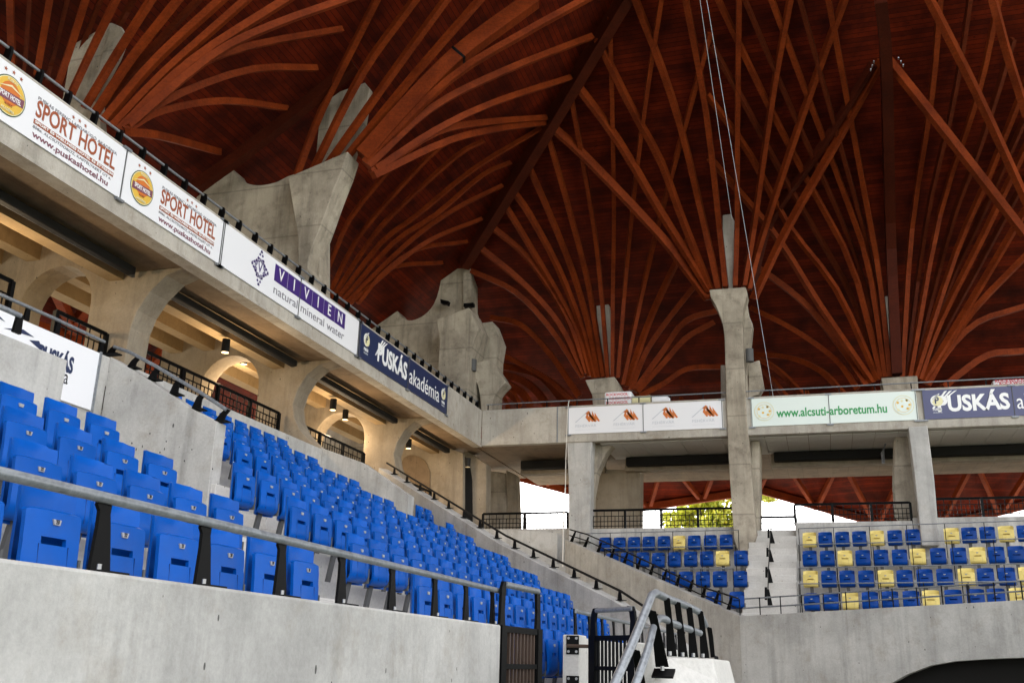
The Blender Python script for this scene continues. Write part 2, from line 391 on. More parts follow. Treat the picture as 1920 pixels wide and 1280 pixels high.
A_ = [[(25, 118), (22, 60), (20, -20)], [(69, 141), (82, 67), (96, -15)], [(107, 161), (134, 81), (164, -15)], [(129, 181), (168, 97), (222, -15)],
      [(155, 202), (215, 101), (288, -15)], [(173, 212), (245, 104), (342, -18)], [(188, 225), (285, 111), (420, -14)], [(205, 235), (302, 134), (468, -14)],
      [(218, 240), (353, 111), (545, -14)], [(228, 238), (386, 104), (504, 44), (650, -8)], [(232, 236), (268, 188), (353, 124), (470, 80), (638, 50)],
      [(236, 234), (255, 215), (336, 168), (470, 124), (591, 122)], [(238, 233), (302, 201), (420, 183), (537, 198)], [(240, 240), (302, 248), (411, 279)]]
A_ = [[(p[0] * .35 + 185 * .65 + (x0 - p[0]) * 0, p[1] + 40) if False else (x0, y0) for x0, y0 in p] for p in A_]
fan('fan of curved orange ribs at the far left behind the white banner balcony', '', plane_t_y(13.8), A_, .125, .15, M['rib'])
B_ = [[(554, 322), (604, 200), (708, -10)], [(584, 312), (677, 134), (782, -12)], [(611, 302), (734, 134), (840, -12)], [(650, 282), (768, 144), (902, -10)],
      [(679, 296), (835, 148), (969, 64), (1085, 0)],
      [(686, 302), (801, 201), (936, 131), (1107, 64)], [(692, 312), (808, 242), (922, 188), (1067, 141)],
      [(697, 317), (835, 259), (936, 235), (1022, 225)], [(700, 305), (815, 243), (902, 225), (1022, 216)]]
B_ = [[(x, y + (6 if i == 0 else 0)) for i, (x, y) in enumerate(p)] for p in B_]
rb = fan('fan of thick orange ribs springing from the tall column head beside the left balcony', '', plane_t_y(19.95), B_, .15, .17, M['rib'], sag=1.0)
pl = [(670, 286), (760, 185), (855, 91), (990, -8)]
fan_main = []
for i, (x, y) in enumerate(pl):
    s = i / 3; td = deck_t(x, y) - .25; th_ = 19.95 / ray(x, y).y; fan_main.append(EYE + ray(x, y) * (th_ * (1 - s ** .75) + td * s ** .75 - math.sin(math.pi * s)))
cc = resample(fan_main, 14)
mr = MB().beam(cc, .34, .4).build('rib', M['rib'], rb); mr['label'] = 'widest rib of the fan, with a bolted steel joint'
pj = cc[9]; tj = (cc[10] - cc[8]).normalized(); sj = tj.cross(Vector((0, 0, 1))).normalized(); uj = sj.cross(tj)
jb = MB(); jb.prism([pj + sj * a + uj * b for a, b in ((-.19, .02), (.19, .02), (.19, -.42), (-.19, -.42))], tj * .07); jb.build('steel_joint', M['black'], mr)
C_ = [[(605, 560), (608, 520), (630, 464), (660, 400), (741, 302), (790, 262)], [(612, 556), (660, 460), (704, 400), (802, 292), (845, 260)], [(622, 556), (684, 460), (734, 400), (852, 292), (905, 262)],
      [(630, 560), (711, 454), (781, 400), (889, 312), (1013, 238)], [(640, 562), (734, 454), (815, 400), (902, 326), (956, 302)], [(646, 566), (761, 454), (850, 390), (940, 345)],
      [(654, 566), (788, 457), (902, 407)], [(660, 562), (768, 470), (875, 450)], [(668, 566), (730, 500), (828, 489)]]
fan('dim fan of thin curved ribs between the tall left column and the corner column', '', plane_t_y(26.5), C_, .10, .13, M['rib'])
D_ = [[(1097, 706), (1037, 615), (969, 544), (885, 504)], [(1100, 700), (1050, 602), (980, 524), (899, 457)], [(1104, 700), (1064, 588), (993, 481), (919, 417)],
      [(1111, 706), (1077, 602), (1013, 487), (949, 380)], [(1119, 710), (1094, 615), (1050, 501), (996, 400), (963, 353)], [(1126, 710), (1107, 615), (1077, 511), (1033, 400), (990, 302)],
      [(1134, 710), (1119, 615), (1100, 511), (1060, 360), (1027, 245)], [(1141, 710), (1127, 534), (1111, 400), (1068, 158)], [(1148, 710), (1149, 551), (1151, 400), (1148, 200), (1143, 30)],
      [(1157, 710), (1171, 534), (1184, 400), (1205, 220), (1240, -10)], [(1165, 722), (1198, 568), (1221, 467), (1262, 310), (1330, 60)], [(1170, 724), (1210, 610), (1245, 530), (1290, 440)],
      [(1178, 730), (1205, 662), (1240, 608), (1297, 535)], [(1185, 730), (1235, 660), (1282, 598), (1352, 576)], [(1190, 730), (1240, 676), (1282, 630), (1335, 600)],
      [(1195, 738), (1240, 715), (1286, 687), (1350, 683)],
      [(1090, 740), (1037, 662), (980, 605), (922, 591)], [(1080, 752), (1037, 712), (986, 682), (936, 657)]]
fan('wide fan of ribs spreading from the rear head right of the corner column', '', plane_t_y(31.8), D_, .14, .18, M['rib'])
G_ = [[(1067, 755), (1020, 702), (969, 685), (929, 680)], [(1030, 757), (1010, 728), (980, 706), (939, 695)], [(998, 757), (985, 735), (969, 722), (939, 706)],
      [(976, 758), (968, 742), (956, 729), (936, 716)], [(952, 758), (944, 744), (932, 732)]]
fan('cluster of small arched ribs low beside the corner column above the balcony rail', '', plane_t_y(34), G_, .16, .26, M['rib'], power=1, lift=.1)
E_ = [[(1335, 560), (1290, 499), (1240, 435), (1104, 292), (1033, 228)], [(1337, 547), (1290, 470), (1240, 390), (1164, 262), (1080, 148)],
      [(1337, 545), (1311, 481), (1279, 400), (1240, 296), (1188, 202), (1121, 67)], [(1350, 545), (1320, 410), (1280, 242), (1240, 118), (1190, -12)],
      [(1362, 543), (1350, 427), (1324, 202), (1285, -12)], [(1378, 541), (1381, 427), (1382, 235), (1385, -12)], [(1393, 541), (1411, 427), (1448, 168), (1481, -12)],
      [(1400, 545), (1431, 427), (1515, 175), (1583, -10)], [(1408, 560), (1471, 427), (1565, 262), (1649, 111)]]
fan('fan of bright orange ribs springing from the tall column beside the right aisle', '', plane_t_y(29.9), E_, .15, .26, M['rib'])
E2 = [[(1404, 545), (1441, 413), (1532, 279), (1634, 116)]]
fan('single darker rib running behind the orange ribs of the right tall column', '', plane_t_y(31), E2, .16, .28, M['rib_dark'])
F_ = [[(1612, 726), (1569, 669), (1488, 612), (1410, 573)], [(1585, 735), (1540, 690), (1480, 665), (1412, 660)], [(1630, 719), (1576, 641), (1506, 559), (1400, 480)],
      [(1650, 712), (1570, 540), (1480, 420), (1410, 290), (1328, 175)], [(1655, 708), (1600, 500), (1520, 345), (1435, 180), (1345, -10)],
      [(1662, 708), (1630, 500), (1580, 350), (1512, 170), (1445, -10)], [(1670, 708), (1650, 520), (1625, 380), (1588, 180), (1552, -12)],
      [(1690, 708), (1708, 427), (1745, 180), (1762, -12)], [(1703, 708), (1760, 400), (1830, 180), (1872, -10)], [(1712, 708), (1790, 470), (1850, 330), (1922, 150)],
      [(1720, 712), (1760, 600), (1840, 440), (1924, 265)], [(1725, 714), (1770, 640), (1830, 540), (1926, 378)], [(1728, 718), (1760, 670), (1820, 580), (1926, 470)],
      [(1735, 720), (1770, 660), (1830, 600), (1926, 568)], [(1765, 722), (1790, 700), (1850, 660), (1926, 652)], [(1640, 716), (1540, 570), (1467, 453), (1400, 370), (1330, 290)],
      [(1509, 738), (1460, 690), (1413, 662)], [(1477, 742), (1452, 712), (1427, 683)]]
ff = fan('wide fan of ribs spreading from the rear head at the right', '', plane_t_y(31.8), F_, .14, .18, M['rib'])
def between(a, b, f_=.5):
    A = resample([Vector((*p, 0)) for p in a], 5); B = resample([Vector((*p, 0)) for p in b], 5)
    return [((p * (1 - f_) + q * f_).x, (p * (1 - f_) + q * f_).y) for p, q in zip(A, B)]
FF = [between(F_[i], F_[i + 1], .5) for i in (3, 4, 5, 7, 8, 9, 10)]
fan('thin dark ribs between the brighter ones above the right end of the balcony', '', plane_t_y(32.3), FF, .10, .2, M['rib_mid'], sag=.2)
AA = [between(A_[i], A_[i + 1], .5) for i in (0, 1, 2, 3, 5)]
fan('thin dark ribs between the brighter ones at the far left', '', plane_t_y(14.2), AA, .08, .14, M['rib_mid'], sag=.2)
G2 = [[(1924, 432), (1784, 252), (1666, 104)], [(1926, 372), (1834, 171), (1743, -10)], [(1926, 212), (1888, 90), (1862, -8)]]
fan('three bright ribs crossing the top right corner of the roof', '', lambda x, y: deck_t(x, y) - 3.0, G2, .16, .3, M['rib'])
kb = [EYE + ray(x, y) * (deck_t(x, y) - .9 + .9 * i / 3) for i, (x, y) in enumerate([(1649, -14), (1660, 110), (1668, 427), (1681, 706)])]
kb[-1] = EYE + ray(1681, 706) * (31.8 / ray(1681, 706).y)
kb[2] = kb[2].lerp(EYE + ray(1668, 427) * (31.8 / ray(1668, 427).y), .35)
kbo = MB(); kbo.beam(resample(kb, 14), .3, .5); ko = tag(kbo.build('ridge_beam', M['rib_dark']), 'dark upright ridge beam where two pale bolted ribs meet at the upper right', 'beam')
jp = kb[1]
for s in (-1, 1):
    for k in range(3):
        b = MB(); q = jp + Vector((s * (.32 + .05 * k), -.1, -.15 - .12 * k)); b.tube([q, q + Vector((0, -.1, 0))], .02, 8); b.build('bolt', M['steel'], None).parent = ko
# ---------------------------------------------------------------- concrete column trees
def poly_y(pl, Y): return [ony(x, y, Y) for x, y in pl]
def slab(pl, Y, t_, name, m, parent, bevel=.02): return MB().prism(poly_y(pl, Y), (0, t_, 0)).build(name, m, parent, bevel=bevel, smooth=True)
def r5(l): return [(600 + a / 2.977, 400 + b / 2.977) for a, b in l]
cb = thing('column_tree', 'tall flared concrete column with two prongs rising behind the left balcony', 'column', (-11.5, 20, 9))
def curve(l, n=6):
    q = resample([Vector((a, b, 0)) for a, b in l], n * (len(l) - 1)); return [(v.x, v.y) for v in q]
slab([(368, 460), (368, 322), (420, 288)] + curve([(432, 304), (442, 326), (460, 342), (485, 347), (515, 342), (540, 330)], 7) + [(600, 310), (600, 600), (500, 560)], 20.15, .55, 'wing', M['conc_tree'], cb)
slab([(560, 610), (558, 440), (550, 395), (540, 332), (652, 284)] + curve([(641, 318), (622, 366), (600, 427), (583, 470), (578, 500), (586, 520), (592, 560)], 7), 19.7, .66, 'column_body', M['conc_tree'], cb)
slab([(590, 320), (600, 205), (627, 175), (684, 155), (693, 166), (681, 235), (660, 300)], 20.12, .2, 'spire', M['conc_tree'], cb)
bx = MB(); q = ony(656, 262, 20.6); bx.box(q.x - .07, q.x + .07, q.y - .07, q.y + .07, q.z - .1, q.z + .1); bx.build('floodlight', M['black'], cb)
ca = thing('column_tree', 'pointed concrete spire half hidden behind the ribs at the far left', 'column', (-12.5, 15, 9))
slab([(110, 215), (118, 180), (134, 85), (208, 42), (200, 120), (185, 190), (190, 260)], 14.05, .2, 'spire', M['conc_tree'], ca)
slab([(208, 42), (226, 50), (238, 70), (222, 110), (190, 170), (176, 190), (185, 120)], 13.95, .095, 'spire_rim', M['conc_tree'], ca)
cc_ = thing('column_tree', 'branching concrete corner column with raised prongs under the diagonal beam', 'column', (-11.5, 30.5, 9))
slab(r5([(275, 530), (375, 460), (402, 485)]) + curve(r5([(415, 500), (440, 560), (480, 592), (530, 592), (600, 550), (650, 470), (685, 320)]), 3) + r5([(695, 297), (800, 262), (840, 310), (840, 520), (885, 650), (905, 610), (962, 603), (1002, 710), (985, 812), (975, 1100), (700, 1250), (280, 700)]), 31.2, .8, 'column_body', M['conc_tree'], cc_)
slab(r5([(650, 590), (830, 525), (885, 640), (862, 700), (832, 800), (822, 1120), (655, 1000), (662, 800), (668, 700)]), 29.9, 1.25, 'front_arm', M['conc_tree'], cc_)
slab(r5([(870, 830), (955, 815), (1037, 942)]) + curve(r5([(1005, 975), (968, 1030), (955, 1110)]), 3) + r5([(900, 1120)]) + curve(r5([(895, 1040), (880, 960), (845, 890)]), 3), 30.7, .7, 'side_arm', M['conc_tree'], cc_)
slab(r5([(800, 262), (840, 310), (840, 520), (800, 530)]), 31.0, .19, 'spire_rim', M['conc_tree'], cc_, 0)
q = ony(837, 566, 31.0); tag(MB().prism([q + Vector((-.16, 0, .05)), q + Vector((.16, 0, -.05)), q + Vector((.12, 0, -.18)), q + Vector((-.14, 0, -.1))], (0, -.2, 0)).build('floodlight', M['black']), 'small black floodlight on the corner column under its tall prong', 'floodlight')
q = ony(876, 573, 30.4); tag(MB().box(q.x - .1, q.x + .25, q.y - .1, q.y + .1, q.z - .06, q.z + .06).build('floodlight', M['black']), 'black floodlight poking out right of the corner column top', 'floodlight')
q = ony(890, 688, 30.5); tag(MB().tube([q + Vector((0, -.2, .2)), q + Vector((0, -.2, -.2))], .13, 14).build('speaker', M['bracket'], smooth=True), 'grey round speaker on the corner column just above the balcony', 'speaker')
ce = thing('column_tree', 'tall slender flared concrete column standing left of the right aisle', 'column', (-2.1, 29.4, 9))
slab([(1330, 543), (1398, 538), (1401, 548)] + curve([(1394, 575), (1392, 610), (1396, 700), (1399, 760), (1404, 830), (1412, 930)], 7) + [(1418, 1003), (1408, 1036)] + [(1384, 1034), (1376, 1012), (1366, 860), (1362, 760)] + curve([(1360, 690), (1357, 620), (1345, 580), (1332, 556)], 7), 29.3, .75, 'column_body', M['conc_tree'], ce)
slab([(1396, 538), (1404, 590), (1411, 607), (1407, 650), (1400, 700), (1403, 745), (1395, 745), (1392, 620)], 29.9, .5, 'wing', M['conc_tree'], ce)
slab([(1403, 680), (1424, 675), (1432, 722), (1422, 740), (1404, 745)], 30.3, .5, 'side_arm', M['conc_tree'], ce)
slab([(1354, 560), (1355, 403), (1371, 401), (1377, 415), (1378, 560)], 30.0, .25, 'spire', M['conc_fascia'], ce)  # paler concrete than the column, makes up for shading by colour
slab([(1351, 684), (1361, 684), (1363, 760), (1352, 760)], 31, .4, 'rear_fin', M['conc_fascia'], ce)
q = ony(1406, 668, 29.6); tag(MB().tube([q + Vector((0, -.1, .2)), q + Vector((0, -.1, -.2))], .12, 14).build('speaker', M['bracket'], smooth=True), 'grey round speaker on the slender column left of the right aisle', 'speaker')
cd = thing('column_tree', 'low flared concrete head rising behind the balcony right of the corner', 'column', (-6.5, 31.8, 9))
slab([(1097, 712), (1152, 706), (1161, 722), (1160, 790), (1114, 790), (1110, 740)], 31.3, .9, 'column_head', M['conc_tree'], cd)
slab([(1118, 573), (1141, 570), (1146, 640), (1142, 700), (1124, 700)], 32.2, .3, 'spire', M['conc_fascia'], cd)
cf = thing('column_tree', 'low square concrete head with pale spire at the right of the balcony', 'column', (3, 31.8, 9))
slab([(1652, 708), (1720, 704), (1724, 760), (1662, 765)], 31.3, .9, 'column_head', M['conc_tree'], cf)
slab([(1657, 556), (1668, 554), (1688, 620), (1690, 700), (1674, 700)], 32.4, .3, 'spire', M['conc_fascia'], cf)
# ---------------------------------------------------------------- gallery (left and right)
XF, YF, ZB, ZT = -10.2, 29.4, 8.14, 9.30
gal = thing('gallery', 'concrete gallery balcony turning the corner above both stands', 'balcony', (XF, YF, ZB))
MB().prism([(XF, -6, ZB), (XF - .25, -6, ZB), (XF - .25, -6, ZT), (XF, -6, ZT)], (0, YF + 6, 0)).build('fascia', M['conc_fascia'], gal, bevel=.02)
MB().prism([(XF + .003, YF, ZB + .001), (XF + .003, YF + .25, ZB + .001), (XF + .003, YF + .25, ZT + .001), (XF + .003, YF, ZT + .001)], (28, 0, 0)).build('fascia', M['conc_fascia'], gal, bevel=.02)
MB().box(-11.75, XF - .252, -6, YF + 6, ZB + .02, ZB + .32).build('floor_slab', M['conc_board'], gal)
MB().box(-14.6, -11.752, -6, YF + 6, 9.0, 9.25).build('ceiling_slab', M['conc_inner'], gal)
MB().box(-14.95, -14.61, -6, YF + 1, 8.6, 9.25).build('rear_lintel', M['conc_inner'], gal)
MB().box(XF - .2, 18, YF + .252, YF + 7.5, ZB + .021, ZB + .31).build('floor_slab', M['conc_board'], gal)
MB().box(XF - .25, XF + .04, -6, YF - .05, ZB - .055, ZB - .003).build('drip_edge', M['conc_fascia'], gal)
q0 = ony(1045, 800, YF)
MB().box(q0.x - .02, q0.x + .02, YF - .012, YF, ZB + .02, ZT).build('joint_strip', M['galv'], gal)
# top rails
rl = thing('balcony_rail', 'thin rail on black brackets along the top of the left balcony', 'railing', (XF, 10, ZT))
MB().tube([(XF - .08, -5, 9.52), (XF - .08, YF - .2, 9.52)], .022, 8).build('rail', M['galv'], rl)
y = 1.0
while y < YF - .3:
    MB().prism([(XF - .04, y, ZT), (XF - .16, y, ZT), (XF - .13, y, 9.5), (XF - .1, y, 9.56), (XF - .03, y, 9.54), (XF - .02, y, 9.46)], (0, .045, 0)).build('bracket', M['black'], rl); y += .585
rl = thing('balcony_rail', 'thin rail on slim posts along the top of the right balcony', 'railing', (0, YF, ZT))
MB().tube([(XF + .1, YF + .1, 9.50), (9, YF + .1, 9.50)], .02, 8).build('rail', M['galv'], rl)
for i in range(17):
    x = XF + .15 + i * .98; MB().box(x, x + .03, YF + .085, YF + .115, ZT, 9.5).build('post', M['black'], rl)
# soffit tiles on the right
tl = thing('soffit', 'pale square ceiling tiles under the right balcony', 'ceiling', (0, YF + 2, ZB))
for i in range(22):
    for j in range(4):
        x = -6.4 + i * .62; yy = YF + .32 + j * .62
        if i * 4 + j < 88: MB().box(x, x + .605, yy, yy + .605, ZB - .02, ZB + .012).build('tile', M['tile'], tl)
# ---- piers under the left gallery (C shaped front edge, arched walkway opening)
prof = [(-10.45, 8.158), (-10.55, 8.13), (-10.85, 8.06), (-11.15, 7.83), (-11.36, 7.49), (-11.45, 7.15), (-11.38, 6.82), (-11.22, 6.55), (-11.0, 6.33), (-10.72, 6.12), (-10.6, 5.9), (-10.6, 3.0)]
prof1 = [(-10.45, 8.158), (-10.55, 8.13), (-10.85, 8.03), (-11.15, 7.75), (-11.36, 7.41), (-11.45, 7.1), (-11.47, 6.6), (-11.47, 6.0), (-11.47, 3.0)]
arch = [(-12.4, 3.0), (-12.4, 7.65)] + [(-13.2 + .8 * math.cos(R(a)), 7.65 + .78 * math.sin(R(a))) for a in range(15, 180, 15)] + [(-14.0, 7.65), (-14.0, 3.0)]
def pier(Y, pf, label):
    o = thing('pier', label, 'pier', (-11.5, Y, 5)); t_ = .55
    # split in bands so that no polygon has a hole
    
    pr_ = [Vector((x, Y, z)) for x, z in pf]
    bm_ = MB(); outline = [(x, z) for x, z in pf] + [(-12.4, 3.0)] + [p for p in arch[1:-1]] + [(-14.0, 3.0), (-15.2, 3.0), (-15.2, 8.99), (-11.8, 8.99), (-11.8, 8.158)]
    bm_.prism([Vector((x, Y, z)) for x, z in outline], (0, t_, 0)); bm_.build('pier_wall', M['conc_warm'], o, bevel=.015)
    return o
pier(2.3, prof1, 'leftmost concrete pier under the balcony outside the left edge'); pier(8.1, prof1, 'arched concrete pier at the left edge under the hotel banner')
pier(13.9, prof1, 'arched concrete pier under the second hotel banner')
pier(19.7, prof, 'arched concrete pier with C shaped edge under the mineral water banner')
pier(25.5, prof, 'arched concrete pier under the dark blue banner near the corner')
# corner walls beyond last pier
cr2 = thing('corner_pier', 'brown concrete wall with a small arch seen through the opening nearest the corner', 'pier', (-12, 29.8, 5))
slab([(725, 790), (868, 850), (868, 1000), (725, 960)], 29.75, .2, 'pier_wall', M['conc_warm'], cr2, 0)
slab([(753, 960), (753, 868)] + curve([(757, 858), (768, 853), (782, 855), (797, 864), (806, 884)], 3) + [(806, 960)], 29.7, .045, 'dark_arch_panel', M['conc_board'], cr2, 0)  # flat darker panel, shade of the arched recess put into its colour
rp_ = thing('round_pier', 'grey brown wall seen through the arch below the dark blue banner', 'pier', (-16, 31, 5))
slab([(560, 720), (720, 720), (720, 900), (560, 900)], 31.5, .4, 'pier_wall', M['conc_tree'], rp_, 0)
cw = thing('corner_pier', 'brown concrete corner pier with a dark arch left of the sky opening', 'pier', (-11, 29, 5))
slab([(868, 880), (868, 840), (912, 870), (911, 1010), (868, 1000)], 30.4, .5, 'pier_wall', M['conc_warm'], cw)
slab([(860, 880), (868, 850), (880, 868), (885, 900), (886, 1000), (862, 990)], 30.36, .05, 'dark_arch_panel', M['duct'], cw, 0)  # flat near-black panel painting the shade inside the arch
cr = thing('round_pier', 'smooth tapering concrete pier with pale right edge beside the open sky', 'pier', (-11, 33, 5))
slab([(905, 880), (948, 886), (954, 1000), (905, 1000)], 33.0, .5, 'pier_wall', M['conc_tree'], cr, .05)
slab([(948, 880), (968, 890), (972, 1000), (952, 1000)], 32.9, .5, 'pier_edge', M['conc_warm'], cr, .05)
# ducts, beams, lamps under left gallery
for Y0, Y1, lab in ((2.9, 8.05, 'dark duct under the balcony at the left edge'), (8.7, 13.8, 'dark duct under the balcony left of the second hotel banner'), (14.5, 19.6, 'dark duct under the balcony below the mineral water banner'), (20.3, 25.4, 'dark duct under the balcony below the dark blue banner'), (26.1, 29.6, 'dark duct under the balcony next to the corner')):
    d_ = thing('ceiling_duct', lab, 'duct', (-11.3, Y0, 7.95), 'dark ducts under the left balcony')
    MB().box(-11.39, -11.22, Y0, Y1 - .25, 7.93, 8.08).build('duct_body', M['duct'], d_, bevel=.03)
    MB().box(-11.5, -11.44, Y0, Y1, 8.0, 8.13).build('mounting_rail', M['bracket'], d_)
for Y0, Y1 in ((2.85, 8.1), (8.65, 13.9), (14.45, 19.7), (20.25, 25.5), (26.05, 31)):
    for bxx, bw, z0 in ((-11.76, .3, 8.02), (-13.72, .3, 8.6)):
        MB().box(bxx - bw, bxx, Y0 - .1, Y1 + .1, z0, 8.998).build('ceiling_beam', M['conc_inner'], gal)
def lamp(p, lab, on):
    o = thing('ceiling_lamp', lab, 'lamp', tuple(p))
    MB().tube([p + Vector((0, 0, .0)), p + Vector((0, 0, .28))], .085, 16).build('lamp_shade', M['duct'], o, smooth=True)
    e = mat('lamp_glass', (1, .8, .5), .4)
    if on:
        e.node_tree.nodes['Principled BSDF'].inputs['Emission Color'].default_value = (1, .72, .38, 1); e.node_tree.nodes['Principled BSDF'].inputs['Emission Strength'].default_value = .12
        l = bpy.data.lights.new('lamp_light', 'POINT'); l.energy = 17; l.color = (1, .74, .45); l.shadow_soft_size = .1
        lo = bpy.data.objects.new('lamp_light', l); COL.objects.link(lo); lo.location = p + Vector((0, 0, -.6)); lo.parent = o; lo.matrix_parent_inverse = parent_inv(o)
    MB().tube([p + Vector((0, 0, -.012)), p + Vector((0, 0, .0))], .075, 16).build('lamp_glass', e, o)
for (x, y, Y, on, lab) in ((422, 660, 17.2, True, 'black cylinder ceiling lamp seen through the first tall opening'), (457, 682, 20.8, True, 'small lit ceiling lamp ring beside the arch below the mineral water banner'),
                      (624, 768, 22.3, True, 'black cylinder ceiling lamp in the opening below the dark blue banner'), (647, 786, 25.2, True, 'small dark ceiling lamp above the inner arch of the third opening'),
                      (766, 840, 27.2, True, 'dark ceiling lamp in the opening nearest the corner'), (877, 875, 29.2, False, 'dark box lamp under the balcony corner')):
    lamp(ony(x, y, Y), lab, on)
lamp(Vector((-12.6, 11.4, 7.7)), 'warm ceiling lamp behind the leftmost arch', True)
# concourse floor, parapet and rear
cf2 = MB(); cf2.box(-15.3, -10.6, -6, 36, 5.2, 5.6); structure('concourse_floor', cf2, M['conc_board'])
pp = thing('parapet', 'concrete parapet behind the top row of the left stand', 'wall', (-10.7, 18, 5))
MB().box(-10.85, -10.6, 11.2, 21.9, 4.0, 6.07).build('parapet_wall', M['conc'], pp, bevel=.015)
MB().box(-10.85, -10.6, -6, 11.19, 4.0, 5.6).build('parapet_wall', M['conc'], pp)
def fence(p0, p1, z0, z1, label, bars=.13, posts=1.2, group=None):
    o = thing('mesh_fence', label, 'fence', tuple(p0), group); p0 = Vector(p0); p1 = Vector(p1); L = (p1 - p0).length; d = (p1 - p0) / L; nrm = Vector((-d.y, d.x, 0))
    n = max(2, int(L / bars)); us = []; e = .009
    for i in range(n + 1): c = L * i / n; us += [max(0, c - e), min(L, c + e)]
    H = z1 - z0; vs = [0]
    for f_ in (.12, .38, .68, .97): vs += [H * f_ - .011, H * f_ + .011]
    vs[-1] = H
    def solid(i, j): return (j % 2 == 1) or (i % 2 == 0 and (j < 6 or (i // 2) % 2 == 0 or i in (0, len(us) - 2)))
    lattice(p0 + Vector((0, 0, z0 - p0.z)), d, Vector((0, 0, 1)), nrm, us, vs, solid, .014).build('mesh_panel', M['black'], o)
    a = p0.copy(); b = p1.copy(); a.z = b.z = z1 + .02; MB().tube([a, b], .024, 8).build('top_rail', M['black'], o)
    n = max(1, round(L / posts))
    for i in range(n + 1):
        q = p0 + d * (L * i / n); MB().box(q.x - .035, q.x + .035, q.y - .035, q.y + .035, z0 - .1, z1 + .01).build('post', M['black'], o)
    return o
gf = 'black mesh fences along the concourse'
fence((-11.6, 14.5, 6), (-11.6, 19.4, 6), 6.38, 6.86, 'long black mesh fence in the first tall opening behind the left stand', group=gf)
fence((-11.75, 20.4, 6), (-11.75, 24.2, 6), 6.38, 6.9, 'black mesh fence in the round opening below the dark blue banner', group=gf)
fence((-11.6, 26.2, 6), (-11.6, 28.8, 6), 6.1, 6.6, 'black mesh fence in the opening nearest the corner', group=gf)
fence((-11.9, 12.6, 6), (-11.9, 13.85, 6), 6.35, 6.98, 'short black fence piece left of the second pier', group=gf)
fence((-11.6, 8.9, 6), (-11.6, 11.3, 6), 6.3, 6.98, 'black fence piece at the left edge of the photo', group=gf)
# gallery columns right: front pillars
def pillar(pl, Y, t_, label, m='conc', extra=None):
    o = thing('pillar', label, 'pillar', tuple(ony(*pl[-1], Y))); slab(pl, Y, t_, 'pillar_body', M[m], o, .02)
    if extra:
        for e in extra: slab(e[0], e[1], e[2], 'rear_arm', M[e[3]], o, .02)
    return o
pillar([(1063, 818), (1112, 815), (1108, 850), (1106, 1015), (1066, 1015), (1066, 900), (1064, 860)], 29.45, .5, 'grey concrete pillar with flared top under the first icon banner',
       extra=[([(1104, 818), (1165, 815), (1135, 850), (1118, 890), (1111, 930), (1108, 1015), (1098, 1015), (1100, 900)], 30.0, .5, 'conc_tree')])
pillar([(1110, 960), (1112, 900), (1122, 885), (1135, 880), (1200, 880), (1199, 1000), (1110, 1000)], 32.5, .7, 'broad warm-toned concrete pillar behind the fence right of the flared pillar', 'conc_warm')
pillar([(1703, 800), (1739, 798), (1752, 900), (1762, 1022), (1728, 1022), (1716, 900)], 29.35, .6, 'pale concrete pillar standing among the seats at the right',
       extra=[([(1678, 812), (1704, 806), (1722, 960), (1728, 1010), (1716, 1010), (1680, 960), (1676, 900)], 30.3, .9, 'conc_tree')])
MB().prism(poly_y([(1408, 826), (1424, 826), (1424, 1002), (1412, 1002)], 30.05), (0, 1.2, 0)).build('rear_arm', M['conc_tree'], ce, bevel=.02)
for x0, x1, lab in ((-9.6, -6.9, 'dark beam under the balcony left of the flared pillar'), (-6.0, -2.0, 'dark beam under the balcony between flared pillar and slender column'), (-1.3, 2.3, 'dark beam under the balcony above the right aisle'), (3.1, 9, 'dark beam under the balcony at the right edge')):
    o = thing('ceiling_duct', lab, 'duct', (x0, 31.9, 8), 'dark ducts under the right balcony')
    MB().box(x0, x1, 31.8, 32.1, 7.82, 8.1).build('duct_body', M['duct'], o, bevel=.03); MB().box(x0 - .1, x1 + .1, 32.2, 32.6, 7.72, 8.12).build('lintel', M['conc_warm'], o)
q = ony(1662, 840, 31.2); tag(MB().tube([q + Vector((0, 0, .2)), q + Vector((-.12, 0, -.15)), q + Vector((-.12, 0, -.45))], .05, 8).build('drain_pipe', M['galv']), 'short bent grey pipe under the right balcony', 'pipe')
# ================================================================ LEFT STAND
ZL = {-1: 1.81, 0: 2.22, 1: 2.63, 2: 3.03, 3: 3.44, 4: 3.84, 5: 4.245, 6: 4.66, 7: 5.08, 8: 5.51}
XL = lambda r: -3.461 - .8 * r
FL = lambda r: ZL[r] - .68
ENDY = {-1: 15.0, 0: 17.4, 1: 17.9, 2: 18.5, 3: 19.1, 4: 19.7, 5: 20.2, 6: 20.9, 7: 21.5, 8: 21.9}
tr = MB()
for r in range(-1, 9):
    x0, x1 = XL(r) - .45, XL(r) + .35
    segs = [(-8 if r >= 0 else 6.9, ENDY[r] + .5)]
    if r >= 4: segs = [(-8, 7.1), (11.25, ENDY[r] + .5)]
    if r >= 5: segs = [(-8, 7.1), (11.25, 17.2), (19.7, ENDY[r] + .5)]
    for a, b in segs: tr.box(x0 + .0001 * r, x1 - .002, a, b, 0, FL(r))
tr.box(-10.6, -6.2, 7.1, 11.25, 0, FL(4) - .2); tr.box(-10.6, -6.95, 17.2, 19.7, 0, FL(4) - .05)
tr.box(-3.01, -1.95, -8, 6.9, 0, FL(0) - .35); tr.box(XL(8) - 1.0, XL(8) - .4501, 11.2, 22, 0, FL(8))
structure('left_terrace', tr, M['conc_light'])
st = thing('aisle_stairs', 'pale concrete steps of the aisle climbing the left stand', 'stairs', (-3.4, 7.6, 1.5))
